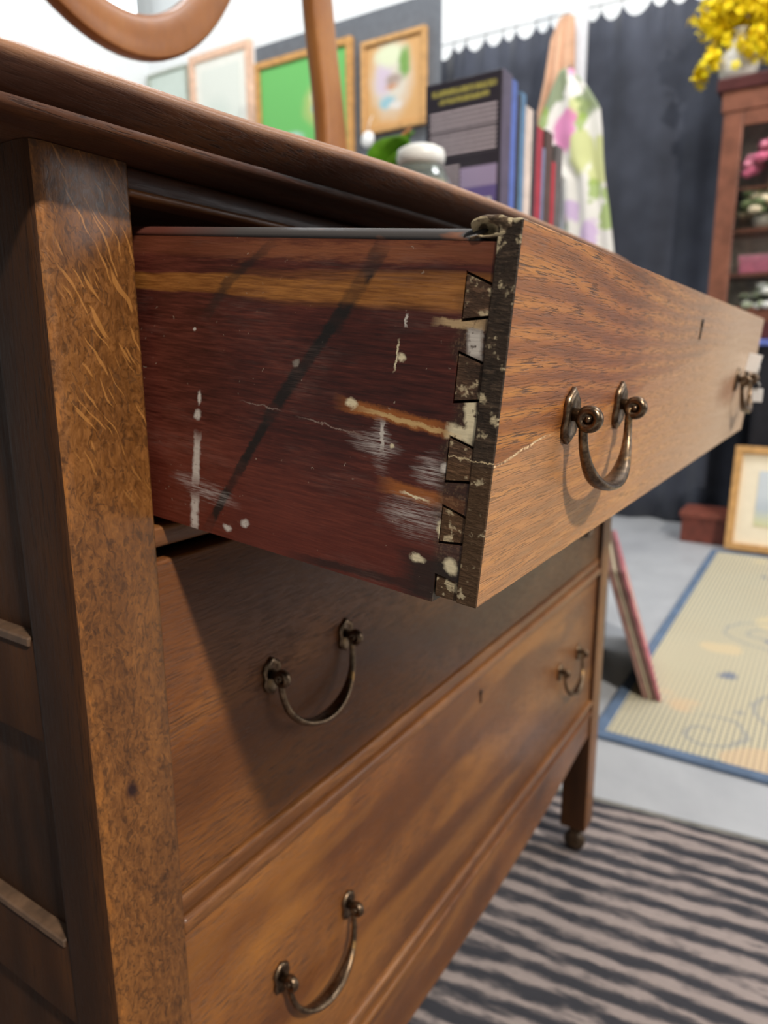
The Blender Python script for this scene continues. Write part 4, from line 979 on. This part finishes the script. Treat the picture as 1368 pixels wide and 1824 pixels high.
# things inside
def posy(name, label, x, y, z, cols, r, n=26, cat='flowers', seed=1):
    rr = random.Random(seed); o = thing(name, label, cat, W(*Kp((x, y, z))))
    lathe('pot', [(0, 0), (0.03, 0), (0.042, 0.05), (0.03, 0.055), (0, 0.05)], flat('posy_pot_%d' % seed, (198, 190, 176), 0.4), (0, 0, 0), o, 16)
    for ci, col in enumerate(cols):
        bm = bmesh.new()
        for i in range(n):
            a = rr.uniform(0, math.tau); e = rr.uniform(-0.2, 1.4); d = r*rr.uniform(0.55, 1)
            p = Vector((math.cos(a)*math.cos(e)*d, math.sin(a)*math.cos(e)*d, 0.07+d*math.sin(e)*0.9))
            bmesh.ops.create_icosphere(bm, subdivisions=1, radius=r*0.26, matrix=Matrix.Translation(p) @ Matrix.Diagonal((1, 1, 0.6, 1)))
        q = frombm('blossoms', bm, flat('posy_%d_%d' % (seed, ci), col, 0.8, 0, 0.15, 60), o, True); q['kind'] = 'stuff'
    return o
posy('flower_posy', 'deep pink posy on the top shelf behind the cabinet glass', 11.0, 1.0, 2.09, ((214, 110, 140), (222, 140, 160)), 0.13, 30, seed=3)
posy('flower_posy', 'cream and green posy on the middle shelf behind the glass', 11.0, 1.15, 1.59, ((226, 208, 176), (92, 104, 66)), 0.11, 26, seed=4)
posy('flower_posy', 'pale peach posy on the top shelf behind the glass', 10.85, 0.45, 2.09, ((236, 206, 186), (222, 176, 176)), 0.09, 24, seed=5)
posy('flower_posy', 'white posy low in the cabinet behind the glass', 11.0, 1.0, 0.42, ((226, 226, 216), (150, 156, 130)), 0.10, 20, seed=6)
pb = thing('gift_box', 'flat pink box on the lowest glass shelf of the cabinet', 'box', W(*Kp((11.1, 0.95, 1.04)))); kbox('body', (10.8, 0.7, 1.04), (11.4, 1.35, 1.22), flat('pink_box', (206, 118, 142), 0.5), pb, 0.02); kbox('lid', (10.78, 0.68, 1.20), (11.42, 1.37, 1.27), flat('pink_box_lid', (216, 138, 158), 0.5), pb, 0.02)

# yellow blossom arrangement on the cabinet
fv = thing('flower_vase', 'white vase of bright yellow blossom branches on top of the cabinet', 'flowers', W(12.65, 1.86, 3.945))
m_vase = flat('white_vase', (226, 224, 216), 0.3, 0, 0.03)
lathe('vase', [(0, 0), (0.05, 0), (0.075, 0.04), (0.08, 0.09), (0.05, 0.15), (0.035, 0.18), (0.045, 0.20), (0.038, 0.20), (0.03, 0.18), (0, 0.17)], m_vase, (0, 0, 0), fv)
m_stem = flat('brown_stem', (96, 84, 50), 0.8)
rr = random.Random(12)
ends = []
tips = [(2.14, 4.86), (1.72, 4.40), (2.40, 4.17), (2.18, 4.27), (2.0, 5.05), (2.33, 4.87), (1.73, 4.95), (1.59, 4.59), (2.05, 4.70), (1.90, 4.85), (2.15, 4.62), (1.55, 4.35), (1.45, 4.8), (1.3, 4.6), (1.85, 5.3), (1.5, 5.2), (1.65, 4.28), (1.2, 4.3)]
for i, (ty, tz) in enumerate(tips):
    p3 = Vector(((12.65+rr.uniform(-0.35, 0.15)-12.65)*U, (ty-1.86)*U, (tz-3.945)*U)); p1 = Vector((0, 0, 0.19)); p2 = (p1+p3)/2+Vector((0, 0, 0.05))
    path = [p1*(1-t)**2+p2*2*t*(1-t)+p3*t*t for t in [q/7 for q in range(8)]]
    tube('branch', path, 0.003, m_stem, fv, 6); ends.append((path, i))
mys = [flat('yellow_petals', (255, 226, 0), 0.7, 0, 0.06, 60), flat('golden_petals', (250, 212, 0), 0.7, 0, 0.08, 60)]
for q, mm in enumerate(mys):
    bm = bmesh.new()
    for path, i in ends:
        for _ in range(30 if i not in (2, 3) else 16):
            t = rr.uniform(0.8, 1.0) if i not in (2, 3) else 1; p = path[min(7, int(t*7+0.6))]+Vector([rr.gauss(0, 0.027 if i not in (2, 3) else 0.013) for _ in range(3)])
            ax = Vector([rr.gauss(0, 1) for _ in range(3)]).normalized(); b1 = ax.orthogonal().normalized(); b2 = ax.cross(b1)
            for s in range(5):
                an = s*math.tau/5; d = b1*math.cos(an)+b2*math.sin(an); e = ax.cross(d)
                L_ = 0.022; v0 = bm.verts.new(p); v1 = bm.verts.new(p+d*L_*0.6+e*L_*0.34+ax*L_*0.2); v2 = bm.verts.new(p+d*L_+ax*L_*0.35); v3 = bm.verts.new(p+d*L_*0.6-e*L_*0.34+ax*L_*0.2); bm.faces.new((v0, v1, v2, v3))
    o = frombm('blossoms', bm, mm, fv); o['kind'] = 'stuff'

# ------------------------------------------------------------ floor by the curtain: wooden box, leaning picture
wbx = thing('wooden_box', 'low reddish-brown wooden box on the floor before the curtain', 'box', W(12.3, 1.6, -2.95))
box('body', (12.0, 1.22, -2.95), (12.6, 2.0, -2.52), flat('red_brown_box', (112, 58, 46), 0.5, 0, 0.15), wbx, 0.015); box('lid', (11.97, 1.19, -2.54), (12.63, 2.03, -2.44), flat('red_brown_lid', (126, 68, 54), 0.5, 0, 0.12), wbx, 0.015)
art = art_mat('landscape_art', (206, 214, 220), [(0.25, 0.18, 0.6, 0.05, (190, 200, 208)), (0.25, 0.10, 0.6, 0.07, (214, 214, 168)), (0.2, 0.13, 0.10, 0.02, (150, 166, 186)), (0.22, 0.06, 0.12, 0.02, (176, 186, 140))])
lf = thing('framed_picture', 'gilt framed watercolour landscape leaning on the floor at the rug end', 'picture', W(11.75, 1.30, -2.91))
L_, H_, T_, fw2 = 1.9*U, 1.58*U, 0.12*U, 0.11*U
for n_, y0_, y1_, z0_, z1_, d0, d1, mm in (('frame_rail', 0, L_, 0, fw2, 0, T_, m_gold2), ('frame_rail', 0, L_, H_-fw2, H_, 0, T_, m_gold2), ('frame_stile', 0, fw2, fw2, H_-fw2, 0, T_, m_gold2), ('frame_stile', L_-fw2, L_, fw2, H_-fw2, 0, T_, m_gold2),
        ('mat_board', fw2*.9, L_-fw2*.9, fw2*.9, H_-fw2*.9, 0, T_*0.5, flat('cream_mount', (244, 232, 206), 0.7, 0, 0.02))):
    bm = bmesh.new(); bbox(bm, (-d1, -y1_, z0_), (-d0, -y0_, z1_), 0.002, 1); frombm(n_, bm, mm, lf)
bm = bmesh.new(); bbox(bm, (-T_*0.6, -(L_-fw2-0.07), fw2+0.08), (-T_*0.4, -(fw2+0.07), H_-fw2-0.07)); ob = frombm('picture', bm, art, lf)
lf.rotation_euler = (0, R(9), 0)
